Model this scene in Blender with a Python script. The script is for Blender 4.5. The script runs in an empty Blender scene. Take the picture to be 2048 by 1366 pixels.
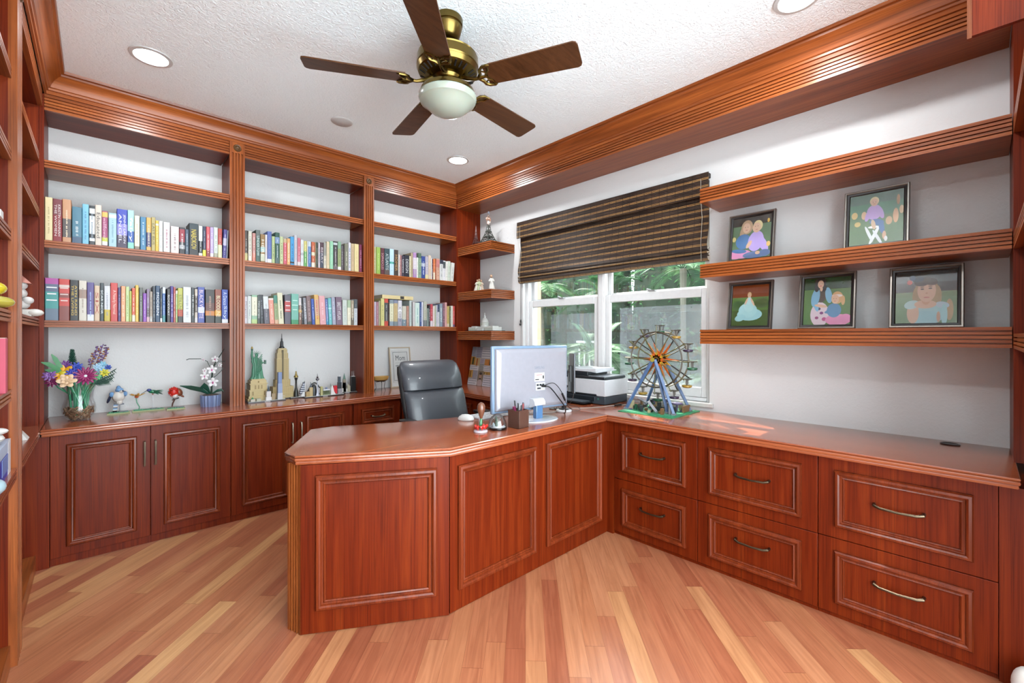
import bpy, bmesh, math, random
from math import sin, cos, pi, radians, sqrt, atan2
from mathutils import Matrix, Vector
random.seed(7)
SC = bpy.context.scene
COL = SC.collection

# ------------------------------------------------------------------ camera, world, sun, exposure
cam_d = bpy.data.cameras.new('camera'); cam = bpy.data.objects.new('camera', cam_d); COL.objects.link(cam)
cam.location = (0, 0, 1.30)
cam.rotation_euler = (pi/2, 0, -math.atan2(828, 881))
cam_d.sensor_width = 36; cam_d.lens = 36*881/2048; cam_d.shift_y = -12/2048
cam_d.clip_start = .05; cam_d.clip_end = 100
SC.camera = cam
vs = SC.view_settings
SC.display_settings.display_device = 'sRGB'
vs.view_transform = 'Standard'; vs.look = 'None'; vs.gamma = 1; vs.use_curve_mapping = False
vs.exposure = 1.92
W = bpy.data.worlds.new('world'); SC.world = W; W.use_nodes = True
bg = W.node_tree.nodes['Background']
bg.inputs['Color'].default_value = (.84, .945, 1, 1); bg.inputs['Strength'].default_value = 3.5
sd = bpy.data.lights.new('sun', 'SUN'); sd.energy = 11.0; sd.angle = radians(1); sd.color = (1, .95, .86)
so = bpy.data.objects.new('sun', sd); COL.objects.link(so)
so.rotation_euler = Vector((.55, .90, 1.0)).to_track_quat('Z', 'Y').to_euler()
DOWNLIGHT_POWER = 5.0
try:
    SC.cycles.use_denoising = True
    SC.cycles.max_bounces = 8; SC.cycles.diffuse_bounces = 5; SC.cycles.glossy_bounces = 4
    SC.cycles.transparent_max_bounces = 12; SC.cycles.transmission_bounces = 6
    SC.cycles.sample_clamp_indirect = 6
    SC.cycles.caustics_reflective = False; SC.cycles.caustics_refractive = False
except Exception: pass

# ------------------------------------------------------------------ materials
MATS = {}
def lin(h):
    r = []
    for i in (0, 2, 4):
        c = int(h[i:i+2], 16)/255
        r.append(c/12.92 if c <= .04045 else ((c+.055)/1.055)**2.4)
    return (*r, 1)
def base(name):
    m = bpy.data.materials.new(name); m.use_nodes = True
    return m, m.node_tree, m.node_tree.nodes['Principled BSDF']
def flat(h, rough=.5, metal=0, coat=0, bump=0, spec=.5):
    k = (h, rough, metal, coat, bump)
    if k in MATS: return MATS[k]
    m, nt, b = base('paint_'+h)
    b.inputs['Roughness'].default_value = rough; b.inputs['Metallic'].default_value = metal
    b.inputs['Coat Weight'].default_value = coat; b.inputs['Specular IOR Level'].default_value = spec
    tc = nt.nodes.new('ShaderNodeTexCoord'); n = nt.nodes.new('ShaderNodeTexNoise'); n.inputs['Scale'].default_value = 35
    nt.links.new(tc.outputs['Object'], n.inputs['Vector'])
    hs = nt.nodes.new('ShaderNodeHueSaturation'); hs.inputs['Color'].default_value = tuple(c*.60 for c in lin(h)[:3])+(1,)
    mr = nt.nodes.new('ShaderNodeMapRange'); mr.inputs['To Min'].default_value = .94; mr.inputs['To Max'].default_value = 1.06
    nt.links.new(n.outputs['Fac'], mr.inputs['Value']); nt.links.new(mr.outputs[0], hs.inputs['Value'])
    nt.links.new(hs.outputs[0], b.inputs['Base Color'])
    if bump:
        bm = nt.nodes.new('ShaderNodeBump'); bm.inputs['Strength'].default_value = bump; bm.inputs['Distance'].default_value = .003
        nt.links.new(n.outputs['Fac'], bm.inputs['Height']); nt.links.new(bm.outputs[0], b.inputs['Normal'])
    MATS[k] = m; return m
def wood(axis, c=('521603', '5e1c05', '6e280a'), rough=.38, coat=0.0, fine=.75, name='cherry', spec=.16):
    k = (axis, c, rough, name)
    if k in MATS: return MATS[k]
    m, nt, b = base(name+'_wood_'+axis); N = nt.nodes; L = nt.links
    tc = N.new('ShaderNodeTexCoord'); mp = N.new('ShaderNodeMapping')
    s = {'x': (.5, 14, 14), 'y': (14, .5, 14), 'z': (14, 14, .5)}[axis]
    mp.inputs['Scale'].default_value = s; L.new(tc.outputs['Object'], mp.inputs[0])
    n1 = N.new('ShaderNodeTexNoise'); n1.inputs['Scale'].default_value = 1.6; n1.inputs['Detail'].default_value = 5
    n1.inputs['Roughness'].default_value = .6; n1.inputs['Distortion'].default_value = 1.2; L.new(mp.outputs[0], n1.inputs[0])
    r = N.new('ShaderNodeValToRGB'); e = r.color_ramp.elements
    e[0].position = .3; e[0].color = lin(c[0]); e[1].position = .7; e[1].color = lin(c[2])
    x = e.new(.48); x.color = lin(c[1]); L.new(n1.outputs['Fac'], r.inputs[0])
    mp2 = N.new('ShaderNodeMapping'); mp2.inputs['Scale'].default_value = tuple(v*(11 if v > 1 else 4) for v in s)
    L.new(tc.outputs['Object'], mp2.inputs[0])
    n2 = N.new('ShaderNodeTexNoise'); n2.inputs['Scale'].default_value = 1.5; n2.inputs['Detail'].default_value = 3; L.new(mp2.outputs[0], n2.inputs[0])
    r2 = N.new('ShaderNodeValToRGB'); e = r2.color_ramp.elements
    e[0].position = .36; e[0].color = (min(1, fine*.95), min(1, fine*.88), min(1, fine*.84), 1); e[1].position = .5; e[1].color = (1, 1, 1, 1)
    L.new(n2.outputs['Fac'], r2.inputs[0])
    mx = N.new('ShaderNodeMix'); mx.data_type = 'RGBA'; mx.blend_type = 'MULTIPLY'; mx.inputs[0].default_value = 1
    L.new(r.outputs[0], mx.inputs[6]); L.new(r2.outputs[0], mx.inputs[7]); L.new(mx.outputs[2], b.inputs['Base Color'])
    b.inputs['Roughness'].default_value = rough; b.inputs['Coat Weight'].default_value = coat; b.inputs['Coat Roughness'].default_value = .18; b.inputs['Specular IOR Level'].default_value = spec
    MATS[k] = m; return m
TRIM = ('683414', '84441e', '9c5627')
MOLDW = ('521c08', '64260e', '783216')
TOPC = ('7a3a20', '864428', '92502e')
WZ, WX, WY = wood('z'), wood('x'), wood('y')
TX, TY, TZ = wood('x', TRIM, .3, spec=.3), wood('y', TRIM, .3, spec=.3), wood('z', TRIM, .3, spec=.3)
CX, CY = wood('x', TOPC, .22, .55, 1.2, 'worktop', .5), wood('y', TOPC, .22, .55, 1.2, 'worktop', .5)

def mat_floor():
    m, nt, b = base('floor_planks'); N = nt.nodes; L = nt.links
    def M(op, a, c=None):
        n = N.new('ShaderNodeMath'); n.operation = op
        for i, v in enumerate((a, c)):
            if v is None: continue
            if isinstance(v, (int, float)): n.inputs[i].default_value = v
            else: L.new(v, n.inputs[i])
        return n.outputs[0]
    tc = N.new('ShaderNodeTexCoord'); mp = N.new('ShaderNodeMapping'); mp.inputs['Rotation'].default_value = (0, 0, radians(-45))
    L.new(tc.outputs['Object'], mp.inputs[0]); sp = N.new('ShaderNodeSeparateXYZ'); L.new(mp.outputs[0], sp.inputs[0])
    u, v = sp.outputs[0], sp.outputs[1]
    vw = M('DIVIDE', v, .083); row = M('FLOOR', vw)
    w1 = N.new('ShaderNodeTexWhiteNoise'); w1.noise_dimensions = '1D'; L.new(row, w1.inputs['W'])
    ul = M('ADD', M('DIVIDE', u, .95), M('MULTIPLY', w1.outputs['Value'], 7.0)); idx = M('FLOOR', ul)
    cb = N.new('ShaderNodeCombineXYZ'); L.new(row, cb.inputs[0]); L.new(idx, cb.inputs[1])
    w2 = N.new('ShaderNodeTexWhiteNoise'); w2.noise_dimensions = '2D'; L.new(cb.outputs[0], w2.inputs['Vector'])
    r = N.new('ShaderNodeValToRGB'); e = r.color_ramp.elements
    e[0].position = 0; e[0].color = lin('8c5038'); e[1].position = 1; e[1].color = lin('b88c60')
    for p, c in ((.12, '94583e'), (.4, '9a6044'), (.62, 'a06848'), (.85, 'a67050'), (.96, 'ac7a54')):
        x = e.new(p); x.color = lin(c)
    L.new(w2.outputs['Value'], r.inputs[0])
    ad = N.new('ShaderNodeVectorMath'); ad.operation = 'MULTIPLY_ADD'; ad.inputs[1].default_value = (1.6, 26, 1)
    L.new(mp.outputs[0], ad.inputs[0])
    sc = N.new('ShaderNodeVectorMath'); sc.operation = 'SCALE'; sc.inputs['Scale'].default_value = 37; L.new(w2.outputs['Color'], sc.inputs[0]); L.new(sc.outputs[0], ad.inputs[2])
    n1 = N.new('ShaderNodeTexNoise'); n1.inputs['Scale'].default_value = 1.4; n1.inputs['Detail'].default_value = 6; n1.inputs['Distortion'].default_value = 1.4
    L.new(ad.outputs[0], n1.inputs[0])
    r2 = N.new('ShaderNodeValToRGB'); e = r2.color_ramp.elements
    e[0].position = .3; e[0].color = (.78, .70, .66, 1); e[1].position = .66; e[1].color = (1.1, 1.1, 1.08, 1); L.new(n1.outputs['Fac'], r2.inputs[0])
    mx = N.new('ShaderNodeMix'); mx.data_type = 'RGBA'; mx.blend_type = 'MULTIPLY'; mx.inputs[0].default_value = 1
    L.new(r.outputs[0], mx.inputs[6]); L.new(r2.outputs[0], mx.inputs[7])
    fv = M('FRACT', vw); fu = M('FRACT', ul)
    seam = M('MAXIMUM', M('LESS_THAN', fv, .018), M('LESS_THAN', fu, .0025))
    mx2 = N.new('ShaderNodeMix'); mx2.data_type = 'RGBA'; L.new(M('MULTIPLY', seam, .55), mx2.inputs[0])
    L.new(mx.outputs[2], mx2.inputs[6]); mx2.inputs[7].default_value = lin('5c2c14'); L.new(mx2.outputs[2], b.inputs['Base Color'])
    b.inputs['Roughness'].default_value = .3; b.inputs['Coat Weight'].default_value = .35; b.inputs['Coat Roughness'].default_value = .22
    return m
def mat_plaster(h, scale, strength, name):
    m, nt, b = base(name); N = nt.nodes; L = nt.links
    b.inputs['Base Color'].default_value = lin(h); b.inputs['Roughness'].default_value = .85
    tc = N.new('ShaderNodeTexCoord'); n = N.new('ShaderNodeTexNoise'); n.inputs['Scale'].default_value = scale; n.inputs['Detail'].default_value = 3
    n.inputs['Distortion'].default_value = .8; L.new(tc.outputs['Object'], n.inputs[0])
    r = N.new('ShaderNodeValToRGB'); r.color_ramp.elements[0].position = .42; r.color_ramp.elements[1].position = .6; L.new(n.outputs['Fac'], r.inputs[0])
    bm = N.new('ShaderNodeBump'); bm.inputs['Strength'].default_value = strength; bm.inputs['Distance'].default_value = .004
    L.new(r.outputs[0], bm.inputs['Height']); L.new(bm.outputs[0], b.inputs['Normal']); return m
def mat_emit(h, s):
    m, nt, b = base('lamp_glow'); b.inputs['Emission Color'].default_value = lin(h); b.inputs['Emission Strength'].default_value = s
    b.inputs['Base Color'].default_value = lin(h); return m
def mat_glass(name='window_glass', tint=(.96, .98, .97, 1), gloss=.09, rough=.02):
    m, nt, b = base(name); N = nt.nodes; L = nt.links; N.remove(b)
    t = N.new('ShaderNodeBsdfTransparent'); t.inputs[0].default_value = tint
    g = N.new('ShaderNodeBsdfGlossy'); g.inputs['Roughness'].default_value = rough
    fr = N.new('ShaderNodeLayerWeight'); fr.inputs[0].default_value = .25
    mr = N.new('ShaderNodeMapRange'); mr.inputs['To Min'].default_value = gloss*.5; mr.inputs['To Max'].default_value = min(.9, gloss*5); L.new(fr.outputs['Fresnel'], mr.inputs[0])
    mx = N.new('ShaderNodeMixShader'); L.new(mr.outputs[0], mx.inputs[0]); L.new(t.outputs[0], mx.inputs[1]); L.new(g.outputs[0], mx.inputs[2])
    L.new(mx.outputs[0], N['Material Output'].inputs[0]); return m
def mat_screen():  # pale see-through sheet; haze over the garden view put into its colour
    m, nt, b = base('haze_screen'); N = nt.nodes; L = nt.links
    t = N.new('ShaderNodeBsdfTransparent'); mx = N.new('ShaderNodeMixShader'); mx.inputs[0].default_value = .30
    b.inputs['Base Color'].default_value = lin('b8bcc4'); b.inputs['Roughness'].default_value = .9
    L.new(t.outputs[0], mx.inputs[1]); L.new(b.outputs[0], mx.inputs[2]); L.new(mx.outputs[0], N['Material Output'].inputs[0]); return m
def mat_leaf(h, h2):
    m, nt, b = base('leaf_'+h); N = nt.nodes; L = nt.links
    tc = N.new('ShaderNodeTexCoord'); n = N.new('ShaderNodeTexNoise'); n.inputs['Scale'].default_value = 2.5; L.new(tc.outputs['Object'], n.inputs[0])
    r = N.new('ShaderNodeValToRGB'); r.color_ramp.elements[0].position = .35; r.color_ramp.elements[1].position = .65
    r.color_ramp.elements[0].color = lin(h); r.color_ramp.elements[1].color = lin(h2); L.new(n.outputs['Fac'], r.inputs[0])
    L.new(r.outputs[0], b.inputs['Base Color']); b.inputs['Roughness'].default_value = .7; b.inputs['Specular IOR Level'].default_value = .2
    t = N.new('ShaderNodeBsdfTranslucent'); L.new(r.outputs[0], t.inputs[0]); mx = N.new('ShaderNodeMixShader'); mx.inputs[0].default_value = .35
    L.new(b.outputs[0], mx.inputs[1]); L.new(t.outputs[0], mx.inputs[2]); L.new(mx.outputs[0], N['Material Output'].inputs[0]); return m
def mat_bamboo():
    m, nt, b = base('woven_bamboo'); N = nt.nodes; L = nt.links
    def M(op, a, c=None):
        n = N.new('ShaderNodeMath'); n.operation = op
        for i, v in enumerate((a, c)):
            if v is None: continue
            if isinstance(v, (int, float)): n.inputs[i].default_value = v
            else: L.new(v, n.inputs[i])
        return n.outputs[0]
    tc = N.new('ShaderNodeTexCoord'); sp = N.new('ShaderNodeSeparateXYZ'); L.new(tc.outputs['Object'], sp.inputs[0])
    y, z = sp.outputs[1], sp.outputs[2]
    n = N.new('ShaderNodeTexNoise'); n.inputs['Scale'].default_value = 3; n.inputs['Detail'].default_value = 2
    mp = N.new('ShaderNodeMapping'); mp.inputs['Scale'].default_value = (1, 1.5, 60); L.new(tc.outputs['Object'], mp.inputs[0]); L.new(mp.outputs[0], n.inputs[0])
    zz = M('FRACT', M('DIVIDE', z, .050))
    s1 = M('LESS_THAN', M('ABSOLUTE', M('SUBTRACT', zz, .34)), .040)
    s2 = M('LESS_THAN', M('ABSOLUTE', M('SUBTRACT', zz, .50)), .036)
    st = M('MAXIMUM', s1, s2)
    reed = M('SINE', M('MULTIPLY', z, 2*pi/.005))
    th = M('LESS_THAN', M('FRACT', M('DIVIDE', y, .062)), .06)
    r = N.new('ShaderNodeValToRGB'); r.color_ramp.elements[0].color = lin('1a120e'); r.color_ramp.elements[1].color = lin('4a3a30')
    r.color_ramp.elements[0].position = .35; r.color_ramp.elements[1].position = .7; L.new(n.outputs['Fac'], r.inputs[0])
    r2 = N.new('ShaderNodeValToRGB'); r2.color_ramp.elements[0].color = lin('805c30'); r2.color_ramp.elements[1].color = lin('c09860')
    L.new(n.outputs['Fac'], r2.inputs[0])
    mx = N.new('ShaderNodeMix'); mx.data_type = 'RGBA'; L.new(st, mx.inputs[0]); L.new(r.outputs[0], mx.inputs[6]); L.new(r2.outputs[0], mx.inputs[7])
    m2 = N.new('ShaderNodeMix'); m2.data_type = 'RGBA'; L.new(M('MULTIPLY', th, .75), m2.inputs[0]); L.new(mx.outputs[2], m2.inputs[6]); m2.inputs[7].default_value = lin('1c1410')
    L.new(m2.outputs[2], b.inputs['Base Color']); b.inputs['Roughness'].default_value = .45
    bm = N.new('ShaderNodeBump'); bm.inputs['Strength'].default_value = .5; bm.inputs['Distance'].default_value = .002
    L.new(reed, bm.inputs['Height']); L.new(bm.outputs[0], b.inputs['Normal']); return m

# ------------------------------------------------------------------ mesh builder
class MB:
    def __init__(s, *mats):
        s.v = []; s.f = []; s.m = []; s.mats = list(mats); s.c = 0; s.x = None
    def use(s, mat):
        if mat not in s.mats: s.mats.append(mat)
        s.c = s.mats.index(mat); return s
    def add(s, vs, fs):
        o = len(s.v)
        s.v += [tuple(s.x @ Vector(p)) for p in vs] if s.x is not None else [tuple(p) for p in vs]
        s.f += [tuple(i+o for i in f) for f in fs]; s.m += [s.c]*len(fs); return s
    def box(s, x0, x1, y0, y1, z0, z1):
        return s.add([(x, y, z) for x in (x0, x1) for y in (y0, y1) for z in (z0, z1)],
            [(0, 1, 3, 2), (4, 6, 7, 5), (0, 4, 5, 1), (2, 3, 7, 6), (0, 2, 6, 4), (1, 5, 7, 3)])
    def prism(s, pts, ax, t0, t1):
        g = {'x': lambda p, t: (t, p[0], p[1]), 'y': lambda p, t: (p[0], t, p[1]), 'z': lambda p, t: (p[0], p[1], t)}[ax]
        n = len(pts)
        return s.add([g(p, t0) for p in pts]+[g(p, t1) for p in pts],
            [tuple(range(n)), tuple(range(2*n-1, n-1, -1))]+[(i, (i+1) % n, n+(i+1) % n, n+i) for i in range(n)])
    def loops(s, L, cap0=True, cap1=True, closed=True):
        n = len(L[0]); vs = [p for l in L for p in l]; fs = []
        for k in range(len(L)-1):
            for i in range(n if closed else n-1):
                j = (i+1) % n; fs.append((k*n+i, k*n+j, (k+1)*n+j, (k+1)*n+i))
        if cap0: fs.append(tuple(range(n)))
        if cap1: fs.append(tuple(range(len(L)*n-1, (len(L)-1)*n-1, -1)))
        return s.add(vs, fs)
    def lathe(s, prof, n=24, c=(0, 0, 0), cap=True):
        return s.loops([[(c[0]+r*cos(2*pi*i/n), c[1]+r*sin(2*pi*i/n), c[2]+z) for i in range(n)] for r, z in prof], cap, cap)
    def tube(s, pts, r, n=8, closed=False):
        pts = [Vector(p) for p in pts]; L = []; up = None; N = len(pts)
        for i, p in enumerate(pts):
            if closed: d = pts[(i+1) % N]-pts[i-1]
            else: d = pts[min(i+1, N-1)]-pts[max(i-1, 0)]
            if d.length < 1e-9: d = Vector((0, 0, 1))
            d.normalize()
            if up is None: up = Vector((0, 0, 1)) if abs(d.z) < .9 else Vector((1, 0, 0))
            a = up-d*up.dot(d)
            if a.length < 1e-6: a = d.orthogonal()
            a.normalize(); up = a; b = d.cross(a); rr = r[i] if isinstance(r, (list, tuple)) else r
            L.append([tuple(p+a*rr*cos(2*pi*k/n)+b*rr*sin(2*pi*k/n)) for k in range(n)])
        if closed: L.append(L[0])
        return s.loops(L, not closed, not closed)
    def cyl(s, p0, p1, r0, r1=None, n=12): return s.tube([p0, p1], [r0, r0 if r1 is None else r1], n)
    def ell(s, c, r, n=12, m=8, R=None):
        if not isinstance(r, (tuple, list)): r = (r, r, r)
        L = []
        for k in range(m+1):
            a = -pi/2+pi*k/m; a = max(min(a, pi/2-.02), -pi/2+.02)
            l = []
            for i in range(n):
                p = Vector((r[0]*cos(a)*cos(2*pi*i/n), r[1]*cos(a)*sin(2*pi*i/n), r[2]*sin(a)))
                if R is not None: p = R @ p
                l.append((c[0]+p.x, c[1]+p.y, c[2]+p.z))
            L.append(l)
        return s.loops(L)
    def inset(s, poly, d):
        n = len(poly); out = []
        A = sum(poly[i][0]*poly[(i+1) % n][1]-poly[(i+1) % n][0]*poly[i][1] for i in range(n))
        sg = 1 if A > 0 else -1
        for i in range(n):
            p0, p1, p2 = Vector(poly[i-1]), Vector(poly[i]), Vector(poly[(i+1) % n])
            e1 = (p1-p0).normalized(); e2 = (p2-p1).normalized()
            n1 = Vector((-e1.y, e1.x))*sg; n2 = Vector((-e2.y, e2.x))*sg
            b = n1+n2; k = d/max(.2, (1+n1.dot(n2)))
            out.append((p1.x+b.x*k, p1.y+b.y*k))
        return out
    def stack(s, poly, layers):
        return s.loops([[(x, y, z) for x, y in s.inset(poly, d)] for d, z in layers])
    def sweep(s, path, prof, mats=None):   # open path in plan; prof = (distance to the left of the path, z)
        P = [Vector(p) for p in path]; L = []
        for i in range(len(P)):
            e1 = (P[i]-P[i-1]).normalized() if i > 0 else None; e2 = (P[i+1]-P[i]).normalized() if i < len(P)-1 else None
            if e1 is None: e1 = e2
            if e2 is None: e2 = e1
            n1 = Vector((-e1.y, e1.x)); n2 = Vector((-e2.y, e2.x)); b = (n1+n2)/(1+n1.dot(n2))
            L.append([(P[i].x+b.x*d, P[i].y+b.y*d, z) for d, z in prof])
        s.loops(L); n = len(prof)
        if mats:
            for k, mt in enumerate(mats):
                s.use(mt); a = len(s.f)-2-n*(len(P)-1)+k*n
                for i in range(a, a+n): s.m[i] = s.c
        return s
    def ring(s, u0, u1, z0, z1, prof):   # mitred picture-frame moulding in the local u-z plane, prof = (inset, w)
        return s.loops([[(u0+i, w, z0+i), (u1-i, w, z0+i), (u1-i, w, z1-i), (u0+i, w, z1-i)] for i, w in prof], False, False)
    def disc(s, c, rx, rz, n=16, y=0, rot=0):
        return s.add([(c[0]+rx*cos(2*pi*i/n)*cos(rot)-rz*sin(2*pi*i/n)*sin(rot), y, c[1]+rx*cos(2*pi*i/n)*sin(rot)+rz*sin(2*pi*i/n)*cos(rot)) for i in range(n)], [tuple(range(n))])
ORG = {}
def thing(name, label, cat, loc=(0, 0, 0), rz=0, group=None):
    o = bpy.data.objects.new(name, None); COL.objects.link(o); o.location = loc; o.rotation_euler = (0, 0, rz); o.empty_display_size = .05
    o['label'] = label; o['category'] = cat
    if group: o['group'] = group
    ORG[o.name] = Vector(loc); return o
def struct_empty(name, loc=(0, 0, 0)):
    o = bpy.data.objects.new(name, None); COL.objects.link(o); o.location = loc; o['kind'] = 'structure'; ORG[o.name] = Vector(loc); return o
def mesh_of(name, mb, off, smooth=35):
    me = bpy.data.meshes.new(name)
    me.from_pydata([(x-off[0], y-off[1], z-off[2]) for x, y, z in mb.v], [], mb.f)
    for m in mb.mats: me.materials.append(m)
    me.polygons.foreach_set('material_index', mb.m)
    bm = bmesh.new(); bm.from_mesh(me); bmesh.ops.recalc_face_normals(bm, faces=bm.faces); bm.to_mesh(me); bm.free()
    if smooth:
        me.shade_smooth(); me.set_sharp_from_angle(angle=radians(smooth))
    me.update(); return me
def part(name, mb, parent, local=False, label=None, bevel=0, smooth=35):
    off = (0, 0, 0) if local else ORG[parent.name]
    o = bpy.data.objects.new(name, mesh_of(name, mb, off, smooth)); COL.objects.link(o); o.parent = parent
    ORG[o.name] = Vector(off)
    if label: o['label'] = label
    if bevel:
        b = o.modifiers.new('bevel', 'BEVEL'); b.width = bevel; b.segments = 2; b.limit_method = 'ANGLE'; b.angle_limit = radians(40)
    return o
def struct(name, mb, bevel=0):
    o = bpy.data.objects.new(name, mesh_of(name, mb, (0, 0, 0))); COL.objects.link(o); o['kind'] = 'structure'; ORG[o.name] = Vector((0, 0, 0))
    if bevel:
        b = o.modifiers.new('bevel', 'BEVEL'); b.width = bevel; b.segments = 2; b.limit_method = 'ANGLE'
    return o
def single(name, mb, label, cat, loc=(0, 0, 0), rz=0, local=True, group=None, kind=None, smooth=35):
    o = bpy.data.objects.new(name, mesh_of(name, mb, (0, 0, 0) if local else loc, smooth)); COL.objects.link(o); o.location = loc; o.rotation_euler = (0, 0, rz)
    o['label'] = label; o['category'] = cat; ORG[o.name] = Vector(loc)
    if group: o['group'] = group
    if kind: o['kind'] = kind
    return o
def frame_xf(ox, oy, ux, uy):   # local (u, w inward, z)
    l = sqrt(ux*ux+uy*uy); ux /= l; uy /= l
    return Matrix(((ux, -uy, 0, ox), (uy, ux, 0, oy), (0, 0, 1, 0), (0, 0, 0, 1)))
TXT = {}
def text_geo(s):
    if s in TXT: return TXT[s]
    c = bpy.data.curves.new('lettering', 'FONT'); c.body = s; c.align_x = 'CENTER'; c.align_y = 'CENTER'; c.size = 1; c.resolution_u = 2
    o = bpy.data.objects.new('lettering', c); COL.objects.link(o)
    me = bpy.data.meshes.new_from_object(o.evaluated_get(bpy.context.evaluated_depsgraph_get()))
    vs = [tuple(v.co) for v in me.vertices]; fs = [tuple(p.vertices) for p in me.polygons]
    bpy.data.objects.remove(o); bpy.data.curves.remove(c); bpy.data.meshes.remove(me)
    xs = [v[0] for v in vs]; ys = [v[1] for v in vs]
    cx, cy = (min(xs)+max(xs))/2, (min(ys)+max(ys))/2
    TXT[s] = ([((v[0]-cx)/(max(xs)-min(xs)), (v[1]-cy)/(max(ys)-min(ys)), 0) for v in vs], fs); return TXT[s]
def put_text(mb, s, M, w, h):
    vs, fs = text_geo(s); mb.add([tuple(M @ Vector((x*w, y*h, 0))) for x, y, z in vs], fs)

BRASS = flat('8a7440', .28, 1); DBRASS = flat('4c3c1c', .5, .8); PULL = flat('7c6c58', .32, 1); WHITE = flat('e8e8e6', .4); BLACK = flat('141416', .4)
GLASS = mat_glass(); WALLM = mat_plaster('c6c5c4', 60, .12, 'wall_paint'); CEILM = mat_plaster('eef7fa', 70, .55, 'ceiling_texture')
# ------------------------------------------------------------------ room shell
ZC = 2.85; XW = 3.065; YB = 4.077; XL = -.54; YF = 3.77; XF = 2.75; ZT = .78
m = MB(mat_floor()); m.box(-1.0, 3.2, -1.0, 4.2, -.08, 0); struct('floor', m)
m = MB(CEILM); m.box(-1.0, 3.25, -1.0, 4.2, ZC, ZC+.1); struct('ceiling', m)
m = MB(WALLM); m.box(XL-.1, XW+.2, YB, YB+.12, 0, ZC); struct('wall_back', m)
m = MB(WALLM); m.box(XL-.1, XL, -1.0, YB, 0, ZC); struct('wall_left', m)
WY0, WY1, WZ0, WZ1 = 1.278, 3.10, .83, 2.37
m = MB(WALLM)
for a in ((-.5, WY0, 0, ZC), (WY1, YB, 0, ZC), (WY0, WY1, 0, WZ0), (WY0, WY1, WZ1, ZC)): m.box(XW, XW+.2, a[0], a[1], a[2], a[3])
struct('wall_right', m)
m = MB(WALLM); m.box(2.0, XW, -.52, -.42, 0, ZC); struct('wall_front', m)
# crown moulding round the ceiling, fascia below it on the window side
CROWN = [(0, 2.7225), (.010, 2.724), (.010, 2.742), (.018, 2.745), (.020, 2.756), (.027, 2.760), (.032, 2.775), (.044, 2.797), (.060, 2.813), (.073, 2.822), (.075, 2.832), (.086, 2.836), (.090, 2.8495), (0, 2.8495)]
m = MB(TX); m.sweep([(2.35, -.09), (XF, -.09), (XF, YF), (-.231, YF), (-.231, -1.0)], CROWN, [TX, TY, TX, TY]); struct('trim_1', m)
def flutes(z0, z1, d0, depth, n, g=.0035):   # profile (d, z) of a board with v-grooves on the face at d0, solid behind
    p = [(d0-depth, z0), (d0, z0)]
    for i in range(n):
        zc = z0+(z1-z0)*(i+1)/(n+1)
        p += [(d0, zc-g), (d0-.010, zc-g*.6), (d0-.010, zc+g*.6), (d0, zc+g)]
    return p+[(d0, z1), (d0-depth, z1)]
m = MB(TY); m.prism([(XF+d, z) for d, z in [(-a, b) for a, b in flutes(2.63, 2.722, 0, .022, 4)]], 'y', -.09, YF)
struct('trim_2', m)
m = MB(TY); m.box(XF+.022, XW, -.09, YF, 2.63, 2.66); struct('trim_3', m)
# ---- windows
WF = flat('ffffff', .35)
def window(name, y0, y1, n):
    w = struct_empty(name, (3.15, (y0+y1)/2, WZ0))
    m = MB(WF)
    for a in ((y0, y0+.035, WZ0, WZ1), (y1-.035, y1, WZ0, WZ1)): m.box(3.10, 3.21, *a)
    m.box(3.1005, 3.2095, y0+.0355, y1-.0355, WZ0+.0045, WZ0+.0295); m.box(3.1005, 3.2095, y0+.0355, y1-.0355, WZ1-.0295, WZ1-.0005)
    part('window_frame', m, w, bevel=.004)
    m = MB(WF); a, b = y0+.035, y1-.035
    for q in ((a, a+.045, WZ0+.03, 1.64), (b-.045, b, WZ0+.03, 1.64), (a+.0455, b-.0455, WZ0+.0305, WZ0+.10), (a+.0455, b-.0455, 1.575, 1.6395)): m.box(3.115, 3.145, *q)
    lo = part('lower_sash', m, w, bevel=.005)
    m = MB(GLASS); m.box(3.128, 3.131, a+.045, b-.045, WZ0+.10, 1.575); part('pane', m, lo)
    m = MB(WF)
    for q in ((a, a+.035, 1.60, WZ1-.03), (b-.035, b, 1.60, WZ1-.03), (a+.0355, b-.0355, 1.6005, 1.655), (a+.0355, b-.0355, WZ1-.07, WZ1-.0305)): m.box(3.155, 3.185, *q)
    up = part('upper_sash', m, w, bevel=.005)
    m = MB(GLASS); m.box(3.168, 3.171, a+.035, b-.035, 1.655, WZ1-.07); part('pane', m, up)
    m = MB(flat('d0d2d4', .3, .6)); m.box(3.105, 3.135, (y0+y1)/2-.03, (y0+y1)/2+.03, 1.64, 1.652); m.cyl((3.12, (y0+y1)/2+.01, 1.65), (3.12, (y0+y1)/2+.045, 1.662), .006); part('sash_lock', m, w)
    m = MB(mat_screen() if 'haze' not in MATS else MATS['haze']); m.box(3.196, 3.1975, y0+.05, y0+.05+(b-a)*.72 if n == 1 else b-.09, WZ0+.03, 1.50 if n == 1 else 1.53); part('haze_screen', m, w)  # sheet that hazes the lower panes
window('window_1', 2.20, WY1, 1)
window('window_2', WY0, 2.20, 2)
m = MB(WF); m.box(3.094, 3.215, 2.175, 2.225, WZ0+.005, WZ1-.001); struct('trim_4', m, .004)
m = MB(flat('ecebe8', .3)); m.box(XW-.025, 3.10, WY0-.03, WY1+.03, WZ0-.025, WZ0+.004); struct('trim_5', m, .004)   # sill

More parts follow.
